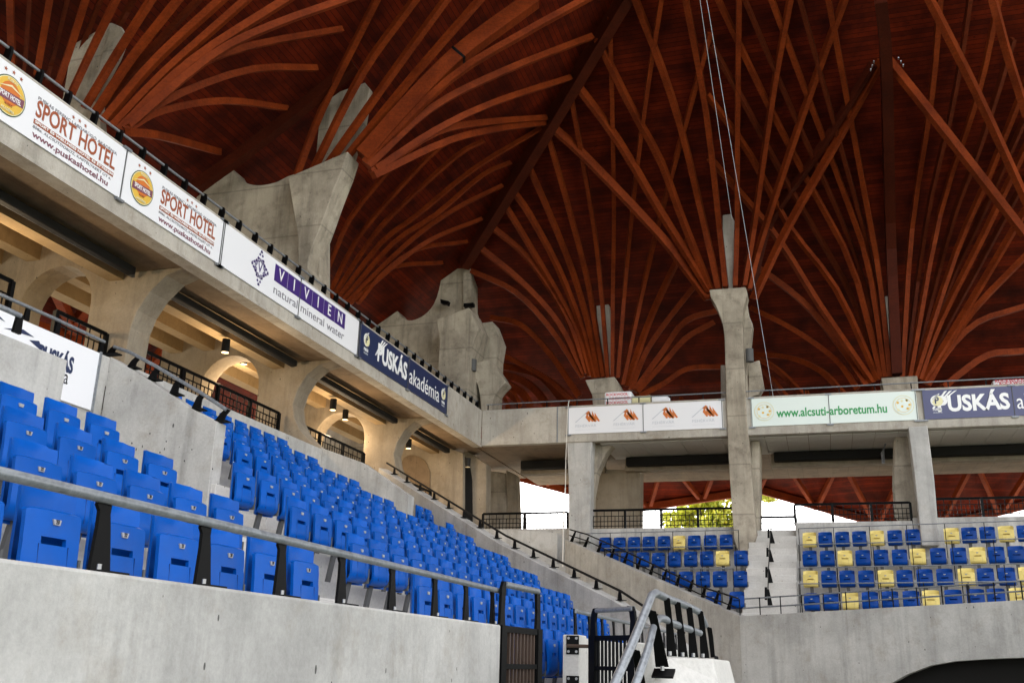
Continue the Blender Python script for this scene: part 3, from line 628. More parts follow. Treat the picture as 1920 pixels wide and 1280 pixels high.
for r in range(-1, 4):
    a = 6.68 + .2 * (r + 1) ; b = a + 1.75
    if r >= 0: MB().box(XL(r) - .449, XL(r) - .1, a, b, FL(r) + .001, FL(r) + .205).build('step', M['conc_light'], st, bevel=.012)
for r in range(4, 8):
    MB().box(XL(r) - .449, XL(r) - .1, 11.26, 11.95 + .3 * (r - 4), FL(r) + .001, FL(r) + .205).build('step', M['conc_light'], st, bevel=.012)
# ---- seats
def seat_proto(name, m, label, W=.186, hk=1.0):
    o = thing(name, label, 'seat')
    # local frame: +X faces the pitch, Y along the row, origin on the tread below the number plate
    mb = MB(); nu, nv = 10, 6; zs = [.36, .44, .55, .68, .79, .838, .85]; bs = [0, 0, 0, 0, .004, .012, .03]
    fr = []; 
    for j, z in enumerate(zs):
        for i in range(nu + 1):
            u = -1 + 2 * i / nu; wv = W * (1 if j < 5 else (1 - .012 * (j - 4)))
            u_ = abs(u); x = -.085 + .05 * u_ ** 4 + .01 * u * u - .02 * (z - .36) - bs[j] * .3
            drop = {6: .034, 5: .012}.get(j, 0) * max(0, (u_ - .55) / .45) ** 2; zz = z - drop; wv *= 1 - (.02 if j == 6 else 0) - .03 * max(0, (.55 - z) / .2)
            fr.append(Vector((x, u * wv, zz)))
    n0 = len(fr); back = [p + Vector((-.018, 0, 0)) for p in fr]
    mb.v += fr + back; k = nu + 1
    for j in range(len(zs) - 1):
        for i in range(nu):
            a = j * k + i; mb.f.append((a, a + 1, a + k + 1, a + k)); mb.f.append((n0 + a, n0 + a + k, n0 + a + k + 1, n0 + a + 1))
    J = (len(zs) - 1) * k
    for i in range(nu): mb.f.append((J + i, J + i + 1, n0 + J + i + 1, n0 + J + i)); mb.f.append((i, n0 + i, n0 + i + 1, i + 1))
    for j in range(len(zs) - 1):
        a = j * k; mb.f.append((a, a + k, n0 + a + k, n0 + a)); a = j * k + nu; mb.f.append((a, n0 + a, n0 + a + k, a + k))
    b = mb.build('backrest', m, o, smooth=True)
    # folded seat pan with slot: grid with a missing window
    mb = MB(); us = [-1, -.93, -.7, -.45, -.43, 0, .43, .45, .7, .93, 1]
    rows = [(.735, .0), (.725, .012), (.66, .018), (.605, .02), (.57, .024), (.50, .034), (.45, .036), (.41, .022), (.385, -.005), (.375, -.03)]
    V = []
    for z, bx_ in rows:
        for u in us:
            wv = W * 1.0
            if z < .42: wv *= 1 - .10 * ((.42 - z) / .045) ** 2 * .8
            x = bx_ + .012 - (.012 * u * u if z > .5 else .02 * u * u); zz = z - ((.022 if abs(u) > .99 else .007 if abs(u) > .9 else 0) if z > .73 else (.008 if abs(u) > .99 and z > .72 else 0))
            V.append(Vector((x, u * wv, zz)))
    n0 = len(V); mb.v += V + [p + Vector((-.022, 0, 0)) for p in V]; k = len(us); hole = {(3, i) for i in (3, 4, 5, 6)}
    cells = {(j, i) for j in range(len(rows) - 1) for i in range(k - 1)}
    # slot between rows 3 and 4 (z .605-.57), columns |u|<.45
    live = cells - {(3, i) for i in (3, 4, 5, 6)}
    for j, i in live:
        a = j * k + i; mb.f.append((a, a + k, a + k + 1, a + 1)); mb.f.append((n0 + a, n0 + a + 1, n0 + a + k + 1, n0 + a + k))
        for (dj, di, e0, e1) in ((-1, 0, a, a + 1), (1, 0, a + k + 1, a + k), (0, -1, a + k, a), (0, 1, a + 1, a + k + 1)):
            if (j + dj, i + di) not in live: mb.f.append((e0, e1, n0 + e1, n0 + e0))
    pan = mb.build('seat_pan', m, o, smooth=True)
    hb = MB(); hb.box(-.002, .004, -.105, .105, .56, .60); hb.v = [v + Vector((-.016, 0, 0)) for v in hb.v]
    ln = MB()
    ln.hexa([(.040, -.0985, .42), (.0455, -.0985, .42), (.0455, -.097, .42), (.040, -.097, .42), (.026, -.0985, .57), (.0375, -.0985, .57), (.0375, -.097, .57), (.026, -.097, .57)])
    ln.build('crease', M['seam'], pan); ln.v = [Vector((v.x, v.y + .1955, v.z)) for v in ln.v]; ln.build('crease', M['seam'], pan)
    pl_ = MB(); pl_.prism([(.036, -.027, .69), (.036, .027, .69), (.038, .019, .664), (.038, -.019, .664)], (-.01, 0, 0)); pp_ = pl_.build('number_plate', M['plate'], o)
    br = MB(); br.prism([(-.06, -.04, .45), (-.06, .04, .45), (-.14, .04, 0.0), (-.14, -.04, 0.0)], (-.03, 0, 0)); br.build('support', M['bracket'], o)
    br = MB(); br.box(-.05, .03, W + .006, W + .02, .38, .52); br.build('hinge_arm', M['bracket'], o)
    if hk != 1:
        for ch in o.children_recursive:
            for v in ch.data.vertices: v.co.z = .66 + (v.co.z - .66) * hk if v.co.z > .3 else v.co.z
    return o
def copy_thing(o, parent=None):
    c = o.copy(); COL.objects.link(c)
    if parent: c.parent = parent
    for ch in list(o.children): copy_thing(ch, c)
    return c
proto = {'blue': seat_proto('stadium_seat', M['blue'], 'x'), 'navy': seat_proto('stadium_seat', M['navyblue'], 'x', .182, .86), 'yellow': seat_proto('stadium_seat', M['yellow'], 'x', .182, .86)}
used = set()
def place(kind, p, rz, label, group):
    o = proto[kind] if kind not in used else copy_thing(proto[kind]); used.add(kind)
    o.location = p; o.rotation_euler = (0, 0, rz); tag(o, label, 'seat', group)
    return o
GL = 'blue folding seats of the left stand'
# block nearest the camera: numbered seats
starts = {0: 6.41, 1: 6.62, 2: 6.82, 3: 7.03}
num = {}
for r in range(0, 4):
    for i in range(0, 9):
        yy = starts[r] - .5 * i
        if yy < (2.4, 3.4, 4.6, 5.3)[r]: break
        o = place('blue', (XL(r) - .045, yy, FL(r) + .006), random.uniform(-.012, .012), f'blue seat in {ORD[r]} row of near block, {ORD[i]} left of the aisle', GL)
        no = 18 + i
        fr_ = (Vector((XL(r) - .0075, yy, FL(r) + .684)), Vector((0, 1, 0)), Vector((0, 0, 1)), Vector((1, 0, 0)))
        if r < 3:
            t_ = put_text(fr_, str(no), 0, 0, .028, M['ink'], None, .8, .0006, 'CENTER', lift=.001); plate = [c for c in o.children if c.name.startswith('number_plate')][0]
            t_.parent = plate; t_.matrix_parent_inverse = (Matrix.Translation(o.location) @ o.rotation_euler.to_matrix().to_4x4()).inverted()
B0 = {-1: (9.2, 14.3), 0: (8.70, 17.1), 1: (8.92, 17.5), 2: (9.13, 18.1), 3: (9.32, 18.8), 4: (11.5, 19.4), 5: (11.75, 16.9), 6: (12.4, 16.9), 7: (12.68, 16.9), 8: (13.37, 16.9)}
B1 = {5: (19.95, 20.2), 6: (20.15, 20.75), 7: (20.6, 21.3)}
names = {-1: 'front row', 0: 'second row', 1: 'third row', 2: 'fourth row', 3: 'fifth row', 4: 'sixth row', 5: 'seventh row', 6: 'eighth row', 7: 'ninth row', 8: 'top row'}
for r, (a, b) in B0.items():
    i = 0; yy = a
    while yy <= b + .05:
        place('blue', (XL(r) - .045, yy, FL(r) + .006), random.uniform(-.015, .015), f'blue seat in {names[r]} of large left block, {ORD[i]} from its aisle end', GL); i += 1; yy += .5
for r, (a, b) in B1.items():
    i = 0; yy = a
    while yy <= b + .05:
        place('blue', (XL(r) - .045, yy, FL(r) + .006), 0, f'blue seat in {names[r]}, {ORD[i]} of the few beside the sloping end wall', GL); i += 1; yy += .5
# ---- walls of the stand
def wall_prism(pts, off, name, label, cat='wall', m='conc', parent=None, bevel=.012):
    o = MB().prism(pts, off).build(name, M[m], parent, bevel=bevel)
    if label: tag(o, label, cat)
    return o
wall_prism([(-2.25, -8, 0), (-2.25, 7.06, 0), (-2.25, 7.06, 1.895), (-2.25, -8, 1.895)], (-.2, 0, 0), 'front_wall', 'stained pale concrete front wall at the lower left with pipe rail on top')
wall_prism([(-2.25, 9.802, 0), (-2.25, 17.1, 0), (-2.25, 17.1, 1.88), (-2.25, 9.802, 1.88)], (-.2, 0, 0), 'front_wall', 'concrete front wall beyond the second gate below the end of the rows', m='conc_light')
# wall behind fourth row, around the first stair pit
wall_prism([(-6.5, -8, 2.7), (-6.5, 7.12, 2.7), (-6.5, 7.12, 4.17), (-6.5, -8, 4.17)], (-.2, 0, 0), 'pit_wall', 'low concrete wall behind the fourth row hiding part of the white sign')
wall_prism([(-9.5, -8, 3), (-9.5, 11.2, 3), (-9.5, 11.2, 5.60), (-9.5, -8, 5.60)], (-.2, 0, 0), 'pit_back_wall', 'concrete wall carrying the white sign at the left edge')
w1 = [(201.6, 665), (279, 712), (359.5, 766), (403, 789.7), (424, 800)]
tp = [Vector((-9.5, 11.2, 5.62)), ony(279, 712, 11.2), ony(359.5, 766, 11.2), ony(406, 790, 11.2)]
wall_prism([Vector((-9.5, 11.2, 2.6))] + tp + [Vector((tp[-1].x, 11.2, 2.6))], (0, .24, 0), 'sloping_wall', 'sloping concrete wall with angled rail beside the white sign')
tp = [Vector((-10.6, 19.7, 6.06)), ony(600, 838, 19.7), ony(680, 867, 19.7), ony(767, 928, 19.7)]
wall_prism([Vector((-10.6, 19.7, 2.6))] + tp + [Vector((tp[-1].x, 19.7, 2.6))], (0, .3, 0), 'sloping_wall', 'sloping concrete wall running down from the third pier with a pale square end')
D0, D1 = Vector((-2.25, 17.1)), Vector((-10.7, 22.95))
dd = (D1 - D0).normalized()
def dpt(s, z): p = D0 + dd * s; return Vector((p.x, p.y, z))
Ld = (D1 - D0).length
nn = Vector((-dd.y, dd.x, 0)) * -.28
nn = Vector((.16, .23, 0))
wall_prism([dpt(0, 0), dpt(0, 1.88), dpt(.6, 2.2), dpt(1.7, 2.72), dpt(Ld * .5, 3.98), dpt(Ld, 6.25), dpt(Ld, 3)], nn, 'end_wall', 'long sloping concrete wall closing the left stand at the corner')
def rail_line(pts, r, m, posts, o, post_fn): pass
er = thing('stair_rail', 'dark handrail on short black posts down the long sloping end wall', 'railing', tuple(dpt(1, 3)))
def topz(s):
    K = [(0, 1.88), (.6, 2.2), (1.7, 2.72), (Ld * .5, 3.98), (Ld, 6.25)]
    for (a, za), (b, zb) in zip(K[:-1], K[1:]):
        if s <= b: return za + (zb - za) * (s - a) / (b - a)
    return 6.25
hh = .18; of = Vector((.1, .14, 0))
MB().tube([dpt(s, topz(s) + hh) + of for s in (.2, 1.7, 3, Ld * .5, 7, 8.6, Ld - .1)], .024, 8).build('rail', M['duct'], er, smooth=True)
s = .5
while s < Ld - .2:
    p = dpt(s, topz(s)) + of; t2 = Vector((dd.x, dd.y, 0)) * .05
    MB().prism([p - t2 * 1.2, p + t2 * 1.2, p + t2 * .5 + Vector((0, 0, hh)), p - t2 * .5 + Vector((0, 0, hh))], (.01, .015, 0)).build('post', M['black'], er)
    MB().prism([p - t2 * 2 + Vector((-.05, -.05, .002)), p + t2 * 2 + Vector((-.05, -.05, .002)), p + t2 * 2 + Vector((.05, .05, .002)), p - t2 * 2 + Vector((.05, .05, .002))], (0, 0, .012)).build('foot_plate', M['black'], er); s += .62
# rails on the first sloping wall
sr = thing('stair_rail', 'grey handrail on slanting black brackets beside the white sign', 'railing', (-8, 11.3, 5))
A = [Vector((-9.3, 11.3, 5.72)), Vector((-7.5, 11.3, 4.74))]
tops = [(214, 650), (243, 660), (290, 685), (332, 710), (378, 737), (425, 768)]
tt_ = [ony(x, y, 11.3) for x, y in tops]
MB().tube(tt_[:1] + tt_[1:], .026, 10).build('rail', M['galv'], sr, smooth=True)
for (x, y), (fx, fy) in zip([(214, 650), (257, 670), (296, 690), (337, 712), (380, 738), (425, 768)], [(203, 664), (240, 690), (279, 712), (320, 740), (362, 768), (406, 790)]):
    a = ony(x, y, 11.3); b = ony(fx, fy, 11.3); MB().prism([a + Vector((-.02, 0, .02)), a + Vector((.05, 0, .0)), a + Vector((-.01, 0, -.07)), b + Vector((.1, 0, 0)), b + Vector((-.04, 0, 0)), a + Vector((-.09, 0, -.04))], (0, .03, 0)).build('post', M['black'], sr)
    MB().box(b.x - .08, b.x + .16, 11.24, 11.4, b.z - .005, b.z + .012).build('foot_plate', M['black'], sr)
def wall_rail(lab, X, pxrail, pxposts, r=.024, m='galv'):
    o = thing('wall_rail', lab, 'railing', tuple(onx(*pxrail[0], X))); MB().tube([onx(x, y, X) for x, y in pxrail], r, 10).build('rail', M[m], o, smooth=True)
    for x, y0, y1 in pxposts:
        a = onx(x, y0, X); b = onx(x, y1, X); MB().prism([a + Vector((0, -.03, 0)), a + Vector((0, .03, 0)), Vector((a.x, a.y + .04, b.z)), Vector((a.x, a.y - .05, b.z))], (-.03, 0, 0)).build('post', M['black'], o)
    return o
wall_rail('grey rail with upright black posts above the white sign', -9.6, [(-120, 495), (0, 552), (100, 596), (196, 641)], [(55, 577, 602), (112, 601, 626), (193, 640, 662)])
wall_rail('short grey rail ending above the low wall at the left edge', -6.6, [(-120, 520), (0, 575), (38, 592)], [(40, 590, 627)])
# white sign on the back wall
sg = thing('wall_sign', 'large white sign with navy lettering partly hidden behind the low wall', 'sign', tuple(onx(150, 700, -9.47)))
X_ = -9.48; a = onx(188, 663, X_); zt_, zb_ = a.z, onx(163, 767, X_).z; y1_ = a.y
MB().box(X_ - .02, X_ + .015, y1_ - 4.2, y1_, zb_, zt_).build('sign_panel', M['white'], sg)
MB().box(X_ + .016, X_ + .03, y1_ - .03, y1_ + .01, zb_ - .02, zt_ + .02).build('frame', M['galv'], sg)
fs = (Vector((X_ + .016, y1_ - 4.2, zb_)), Vector((0, 1, 0)), Vector((0, 0, 1)), Vector((1, 0, 0)))
pa_ = onx(134.8, 688, X_); pb_ = onx(125.7, 712, X_)
put_text(fs, 'PUSKÁS', pa_.y - fs[0].y, pa_.z - zb_, .30, M['navy'], sg, .62, .012, 'RIGHT'); put_text(fs, 'akadémia', pb_.y - fs[0].y, pb_.z - zb_ + .02, .28, M['ink'], sg, .75, 0, 'RIGHT')
flat(fs, [(1.9, .74), (2.3, .76), (2.45, .70), (2.3, .72)], M['navy'], sg, 'swoosh'); flat(fs, [(2.45, .62), (2.75, .70), (2.95, .66), (2.7, .64)], M['navy'], sg, 'swoosh'); flat(fs, [(2.88, .60), (3.04, .64), (3.14, .52), (3.0, .56)], M['navy'], sg, 'swoosh')
# ---- front wall pipe rail
fr = thing('pipe_rail', 'thick galvanised pipe on black plates along the near front wall', 'railing', (-2.33, 4, 1.9))
rx = -2.32
zr = onx(190, 931, rx).z
MB().tube([(rx, -2, zr), (rx, onx(944, 1108, rx).y, zr)], .0195, 16).build('pipe', M['galv'], fr, smooth=True)
for xb in (200, 398, 545, 660, 755, 835, 893, 942):
    a = onx(xb - 14, 1000, rx); y = a.y
    pf = [(.0, .022), (.03, .022), (.052, .0), (.05, -.05), (.062, -.10), (.092, -(zr - 1.895))]
    pf2 = [(-.012, -(zr - 1.895)), (-.003, -.1), (-.004, -.045), (-.02, -.025)]
    MB().prism([(rx - .02, y + u, zr + v) for u, v in pf + pf2], (.014, 0, 0)).build('bracket', M['black'], fr)
    MB().box(rx - .03, rx + .05, y - .03, y + .12, 1.896, 1.903).build('foot_plate', M['black'], fr)
    MB().tube([(rx + .03, y - .012, 1.903), (rx + .03, y - .012, 1.922)], .008, 8).build('bolt', M['steel'], fr)
# beyond the gates
fr2 = thing('pipe_rail', 'galvanised pipe on black plates along the front wall behind the second gate', 'railing', (-2.33, 11, 1.9))
y0_ = 9.62
MB().tube([(rx, y0_, zr - .02), (rx, 16.5, zr - .02)], .0195, 12).build('pipe', M['galv'], fr2, smooth=True)
for k in range(12):
    y = y0_ + .02 + k * .62
    MB().prism([(rx - .02, y + u, zr - .02 + v) for u, v in ((-.03, .022), (.03, .022), (.052, .0), (.07, -.10), (.11, -(zr - 1.9)), (.0, -(zr - 1.9)), (-.003, -.1), (-.03, -.02))], (.014, 0, 0)).build('bracket', M['black'], fr2)
# gate post and gates
gp = thing('gate_post', 'pale concrete gate post with black hinge plates between the two gates', 'post', (-2.25, 8.95, 0))
YP = 9.5; xl = ony(1055, 1190, YP).x
MB().box(xl, -2.2505, YP, YP + .3, 0, ony(1072, 1189, YP).z).build('post_body', M['conc_light'], gp, bevel=.012)
for yy_ in (1208, 1284):
    c = ony(1074, yy_, YP - .001)
    MB().box(c.x - .06, c.x + .06, YP - .012, YP - .001, c.z - .085, c.z + .085).build('hinge_plate', M['black'], gp)
    for a in (-.038, .038):
        for b in (-.06, .06): MB().tube([(c.x + a, YP - .012, c.z + b), (c.x + a, YP - .022, c.z + b)], .013, 8).build('bolt', M['steel'], gp)
    MB().tube([(c.x - .05, YP - .03, c.z - .01), (c.x + .2, YP - .04, c.z - .012)], .017, 10).build('hinge_pin', M['rust'], gp)
def gate(p0, p1, ztop, zgrid, label, plate=True, mbar='black', nb=9):
    o = thing('gate', label, 'gate', tuple(p0)); p0 = Vector(p0); p1 = Vector(p1); d = (p1 - p0); L = d.length; d /= L; n = Vector((-d.y, d.x, 0))
    def bx(u0, u1, z0, z1, t_=.02, name='frame', m='black'):
        a = p0 + d * u0; b = p0 + d * u1
        MB().hexa([a - n * t_ + Vector((0, 0, z0)), b - n * t_ + Vector((0, 0, z0)), b + n * t_ + Vector((0, 0, z0)), a + n * t_ + Vector((0, 0, z0)),
                   a - n * t_ + Vector((0, 0, z1)), b - n * t_ + Vector((0, 0, z1)), b + n * t_ + Vector((0, 0, z1)), a + n * t_ + Vector((0, 0, z1))]).build(name, M[m], o)
    bx(0, .1, .3, zgrid, .03); bx(L - .1, L, .3, zgrid, .03); bx(.1, L - .1, zgrid - .045, zgrid, .022); bx(.1, L - .1, zgrid - .30, zgrid - .265, .022, 'cross_bar'); bx(.1, L - .1, .4, .45, .022)
    for i in range(nb):
        u = .1 + (L - .2) * (i + .5) / nb; bx(u - (.011 if mbar == 'rust' else .0085), u + (.011 if mbar == 'rust' else .0085), .45, zgrid - .045, .01, 'bar', mbar)
    for u, s in ((.0, 1), (L, -1)):
        q = p0 + d * u; pts = [(0, zgrid), (.1 * s, zgrid), (.085 * s, zgrid + .12), (.10 * s, ztop - .03), (.14 * s, ztop + .0), (.13 * s, ztop + .025), (.05 * s, ztop + .02), (.02 * s, ztop - .03)]
        MB().prism([q + d * a - n * .012 + Vector((0, 0, z)) for a, z in pts], n * .022).build('curved_plate', M['black'], o)
    a = p0 + d * .1; b = p0 + d * (L - .05); a.z = b.z = ztop; MB().tube([a, b], .024, 14).build('pipe', M['galv'], o, smooth=True)
    return o
ga = onx(966, 1108, -2.28); gb = onx(1020, 1118, -2.28)
gate((-2.28, 7.1, 0), (-2.22, 7.98, 0), onx(998, 1107, -2.25).z, onx(980, 1176, -2.25).z, 'black barred gate with a galvanised pipe on top next to the near front wall', mbar='rust')
g0 = ony(1108, 1137, 9.42); g1 = ony(1194, 1148, 8.9); gz = ony(1140, 1191, 9.3).z
gate((g0.x, 9.42, 0), (g1.x, 8.9, 0), (g0.z + g1.z) / 2, gz, 'open black gate with pale gaps between upright bars right of the gate post')
# near stair block and its railings
sb = thing('stair_block', 'pale sloping concrete block at the bottom right of the gates', 'stair wall', (-.9, 6.2, 0))
T = 5.8
topA = [dep(x, y, 5.8) for x, y in ((1252, 1232), (1338, 1234))]
f0 = [dep(1252, 1232, 5.75), dep(1336, 1234, 5.9), dep(1350, 1290, 5.8), dep(1352, 1340, 5.7), dep(1190, 1340, 5.3), dep(1216, 1290, 5.45)]
MB().prism([Vector((p.x, p.y, p.z)) for p in f0], (-.05, 1.6, 0)).build('block_body', M['conc_light'], sb, bevel=.01)
q = [dep(1196, 1220, 6.6), dep(1236, 1205, 6.9), dep(1240, 1300, 6.7), dep(1190, 1300, 6.5)]
MB().prism([dep(1190, 1203, 7.2), dep(1226, 1206, 7.2), dep(1222, 1330, 7.2), dep(1188, 1330, 7.2)], (0, .3, 0)).build('block_rear', M['conc_light'], sb, bevel=.01)
nr = thing('stair_rail', 'double galvanised pipe handrail on tall black plates on the pale stair block', 'railing', tuple(dep(1222, 1112, 5.8)))
up = [dep(1100, 1390, 4.55), dep(1152, 1282, 4.85), dep(1188, 1200, 5.2), dep(1212, 1140, 5.55), dep(1222, 1115, 5.7), dep(1230, 1111, 5.85), dep(1252, 1122, 6.1), dep(1280, 1132, 6.4), dep(1310, 1146, 6.8), dep(1322, 1172, 6.9)]
MB().tube(up, .024, 14).build('pipe', M['galv'], nr, smooth=True)
lo = [dep(1150, 1380, 4.8), dep(1192, 1280, 5.0), dep(1215, 1215, 5.3), dep(1226, 1172, 5.6), dep(1240, 1158, 5.9), dep(1262, 1168, 6.1), dep(1290, 1178, 6.4), dep(1312, 1186, 6.7)]
MB().tube(resample(lo, 20), .022, 14).build('pipe', M['galv'], nr, smooth=True)
def plate(a, b, wa, wb, t_, hook=0):
    a = Vector(a); b = Vector(b); s = (RM @ Vector((1, 0, 0))).normalized()
    pts = [a - s * wa * .5, a + s * wa * .5 + Vector((0, 0, -.01))] + [a.lerp(b, .35) + s * (wa * .55)] + [b + s * wb * .5, b - s * wb * .5] + [a.lerp(b, .35) + s * (-wa * .4)]
    MB().prism(pts, (RM @ Vector((0, 0, 1))) * t_).build('plate', M['black'], nr, bevel=.003)
for (x0, y0, x1, y1, t0, t1, wa, wb) in ((1222, 1142, 1242, 1250, 5.55, 5.6, .05, .075), (1192, 1216, 1206, 1320, 5.25, 5.3, .045, .065), (1250, 1118, 1260, 1230, 6.0, 6.0, .04, .062), (1270, 1126, 1281, 1231, 6.2, 6.2, .04, .062), (1292, 1136, 1301, 1232, 6.45, 6.45, .04, .062), (1313, 1143, 1322, 1233, 6.75, 6.75, .04, .062), (1330, 1174, 1337, 1232, 6.9, 6.9, .035, .03), (1343, 1228, 1348, 1290, 6.9, 6.6, .03, .03)):
    plate(dep(x0, y0, t0), dep(x1, y1, t1), wa, wb, .012)
p = dep(1244, 1253, 5.55); MB().hexa([p + Vector(q) for q in ((-.06, -.05, -.05), (.06, -.05, -.05), (.06, .05, -.01), (-.06, .05, -.01), (-.06, -.05, -.038), (.06, -.05, -.038), (.06, .05, .002), (-.06, .05, .002))]).build('foot_plate', M['black'], nr)
for x, y, t_ in ((1242, 1252, 5.5), (1256, 1224, 5.9), (1280, 1226, 6.1), (1300, 1227, 6.35), (1318, 1228, 6.6)):
    p = dep(x, y, t_); MB().tube([p + Vector((0, 0, -.012)), p + Vector((0, 0, .012))], .011, 8).build('bolt', M['steel'], nr)
# ================================================================ RIGHT STAND
K = .895
rows_px = {1: [(1115, 495), (1195, 495), (1276, 493), (1358, 490), (1443, 488), (1527, 487), (1612, 485), (1702, 483), (1790, 480)],
           2: [(1155, 585), (1237, 582), (1325, 580), (1412, 583), (1500, 580), (1592, 577), (1682, 575), (1770, 573), (1873, 572)],
           3: [(1470, 690), (1565, 690), (1660, 690), (1755, 688), (1868, 688)], 4: [(1720, 805), (1850, 805)]}
rows_px = {k: [(760 + a / 2.977, 850 + b / 2.977) for a, b in v] for k, v in rows_px.items()}
rpx = {1: [(707, 470), (795, 468), (890, 466), (985, 463), (1083, 460), (1183, 458), (1283, 453), (1500, 447), (1598, 443), (1700, 440), (1805, 436), (1910, 432)],
       2: [(708, 573), (806, 573), (905, 572), (1005, 570), (1105, 569), (1210, 567), (1312, 563), (1425, 560), (1538, 558), (1645, 556), (1750, 553), (1862, 550)],
       3: [(713, 687), (815, 687), (917, 686), (1023, 686), (1133, 684), (1238, 684), (1350, 680), (1462, 678), (1583, 676), (1690, 675), (1808, 672), (1925, 669)],
       4: [(720, 815), (825, 812), (935, 810), (1045, 808), (1158, 805), (1275, 803), (1385, 800), (1510, 797), (1635, 794), (1750, 791), (1875, 788)]}
rpx = {k: [(1280 + a / 2.977, 850 + b / 2.977) for a, b in v] for k, v in rpx.items()}
Y0R = {1: 29.0, 2: 27.85, 3: 26.75, 4: 25.7}
ZR_ = {1: 5.09, 2: 4.47, 3: 3.85, 4: 3.24}
def on_row(x, y, r, ang):
    d = ray(x, y); tn = math.tan(R(ang)); t_ = (Y0R[r] - tn * .37) / (d.y + tn * d.x); return EYE + d * t_
ycol = {(1, 'L'): [5], (2, 'L'): [7], (3, 'L'): [], (4, 'L'): [], (1, 'R'): [0, 4, 7, 10], (2, 'R'): [2, 6, 9], (3, 'R'): [0, 4, 8, 11], (4, 'R'): [2, 6, 10]}
GR = 'blue and yellow seats of the right stand'
rn = {1: 'top', 2: 'second', 3: 'third', 4: 'lowest'}
for r in (1, 2, 3, 4):
    for side, src, ang in (('L', rows_px[r], 5), ('R', rpx[r], 10)):
        n = len(src)
        for i, (x, y) in enumerate(src):
            P = on_row(x, y, r, ang); zf = P.z - .66
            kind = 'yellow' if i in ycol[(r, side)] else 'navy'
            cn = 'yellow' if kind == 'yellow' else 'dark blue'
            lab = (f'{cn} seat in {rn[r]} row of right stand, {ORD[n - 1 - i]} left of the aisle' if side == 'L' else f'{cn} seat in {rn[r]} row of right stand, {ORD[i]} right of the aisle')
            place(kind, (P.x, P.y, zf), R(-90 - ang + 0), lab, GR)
# terraces of the right stand
tr = MB()
def rl_y(x, r, off): ang = 5 if x < -1.5 else 10; return Y0R[r] + off - math.tan(R(ang)) * (x + .37) 
xsR = [-8.2, -1.5, 9.5]
def FR(r): return ZR_[r] - .66
for r in (4, 3, 2, 1):
    for xa, xb in zip(xsR[:-1], xsR[1:]):
        e = 1e-3
        f_ = -.45; bk = {1: .45, 2: .698, 3: .648, 4: .598}[r]
        ya = rl_y(xa + e, r, f_); yb = rl_y(xb - e, r, f_); yc = rl_y(xb - e, r, bk); yd = rl_y(xa + e, r, bk)
        x_lo = max(xa, {1: -8.2, 2: -6.6, 3: -4.6, 4: -3.0}[r]) 
        ya = rl_y(x_lo + e, r, f_); yd = rl_y(x_lo + e, r, bk)
        z1 = FR(r); tr.hexa([(x_lo, ya, 0), (xb, yb, 0), (xb, yc, 0), (x_lo, yd, 0), (x_lo, ya, z1), (xb, yb, z1), (xb, yc, z1), (x_lo, yd, z1)])
tr.hexa([(-1.7, 24.6, 2.0), (9.5, 20.7, 2.0), (9.5, 23.8, 2.0), (-1.7, 26.2, 2.0), (-1.7, 24.6, 2.15), (9.5, 20.7, 2.15), (9.5, 23.8, 2.15), (-1.7, 26.2, 2.15)])
structure('right_terrace', tr, M['conc'])
rs = thing('aisle_stairs', 'pale concrete steps of the aisle in the right stand', 'stairs', (-1.3, 26, 2))
zz = FR(4) - .5; n = 16
za, zb, ya_, yb_ = 2.05, 5.45, 24.4, 30.4
for i in range(n):
    z1 = za + (zb - za) * (i + 1) / n; y0 = ya_ + (yb_ - ya_) * i / n; y1 = ya_ + (yb_ - ya_) * (i + 1) / n
    MB().box(-2.02 + .02 * i * 0, -.72, y0, y1 + .0, z1 - .5, z1).build('step', M['conc_light'], rs, bevel=.01)
# back wall with fences
wt = lambda x0, x1: None
def back_wall(x0, x1, z, lab): wall_prism([(x0, 29.7, 3.5), (x1, 29.7, 3.5), (x1, 29.7, z), (x0, 29.7, z)], (0, .25, 0), 'back_wall', lab)
back_wall(-10.2, -7.3, 5.55, 'low concrete wall under the fence left of the flared pillar')
back_wall(-7.28, -2.3, 5.52, 'concrete wall under the fence behind the left seats of the right stand')
back_wall(-.72, 2.4, 5.62, 'concrete wall under the fence right of the aisle')
back_wall(2.42, 9.5, 5.70, 'concrete wall under the fence at the right edge')
def fz(x0, x1, z0, z1, lab): fence((x0, 29.85, 5), (x1, 29.85, 5), z0, z1, lab, bars=.11, posts=1.1, group='black mesh fences behind the right stand')
fz(-10.2, -7.45, 5.56, 6.04, 'black mesh fence against the bright sky left of the flared pillar'); fz(-6.76, -2.4, 5.55, 6.08, 'black mesh fence in front of the green tree')
fz(-.72, 2.4, 5.66, 6.14, 'black mesh fence above the seats right of the aisle'); fz(3.05, 9.0, 5.74, 6.22, 'black mesh fence at the far right under the wooden eaves')
fence((-2.0, 30.6, 5), (-.72, 30.6, 5), 5.35, 5.9, 'low black gate fence at the top of the right aisle', group='black mesh fences behind the right stand')
cfr = MB(); cfr.box(-10.5, 14, 29.96, 42, 4.6, 5.2); structure('rear_concourse', cfr, M['conc_board'])
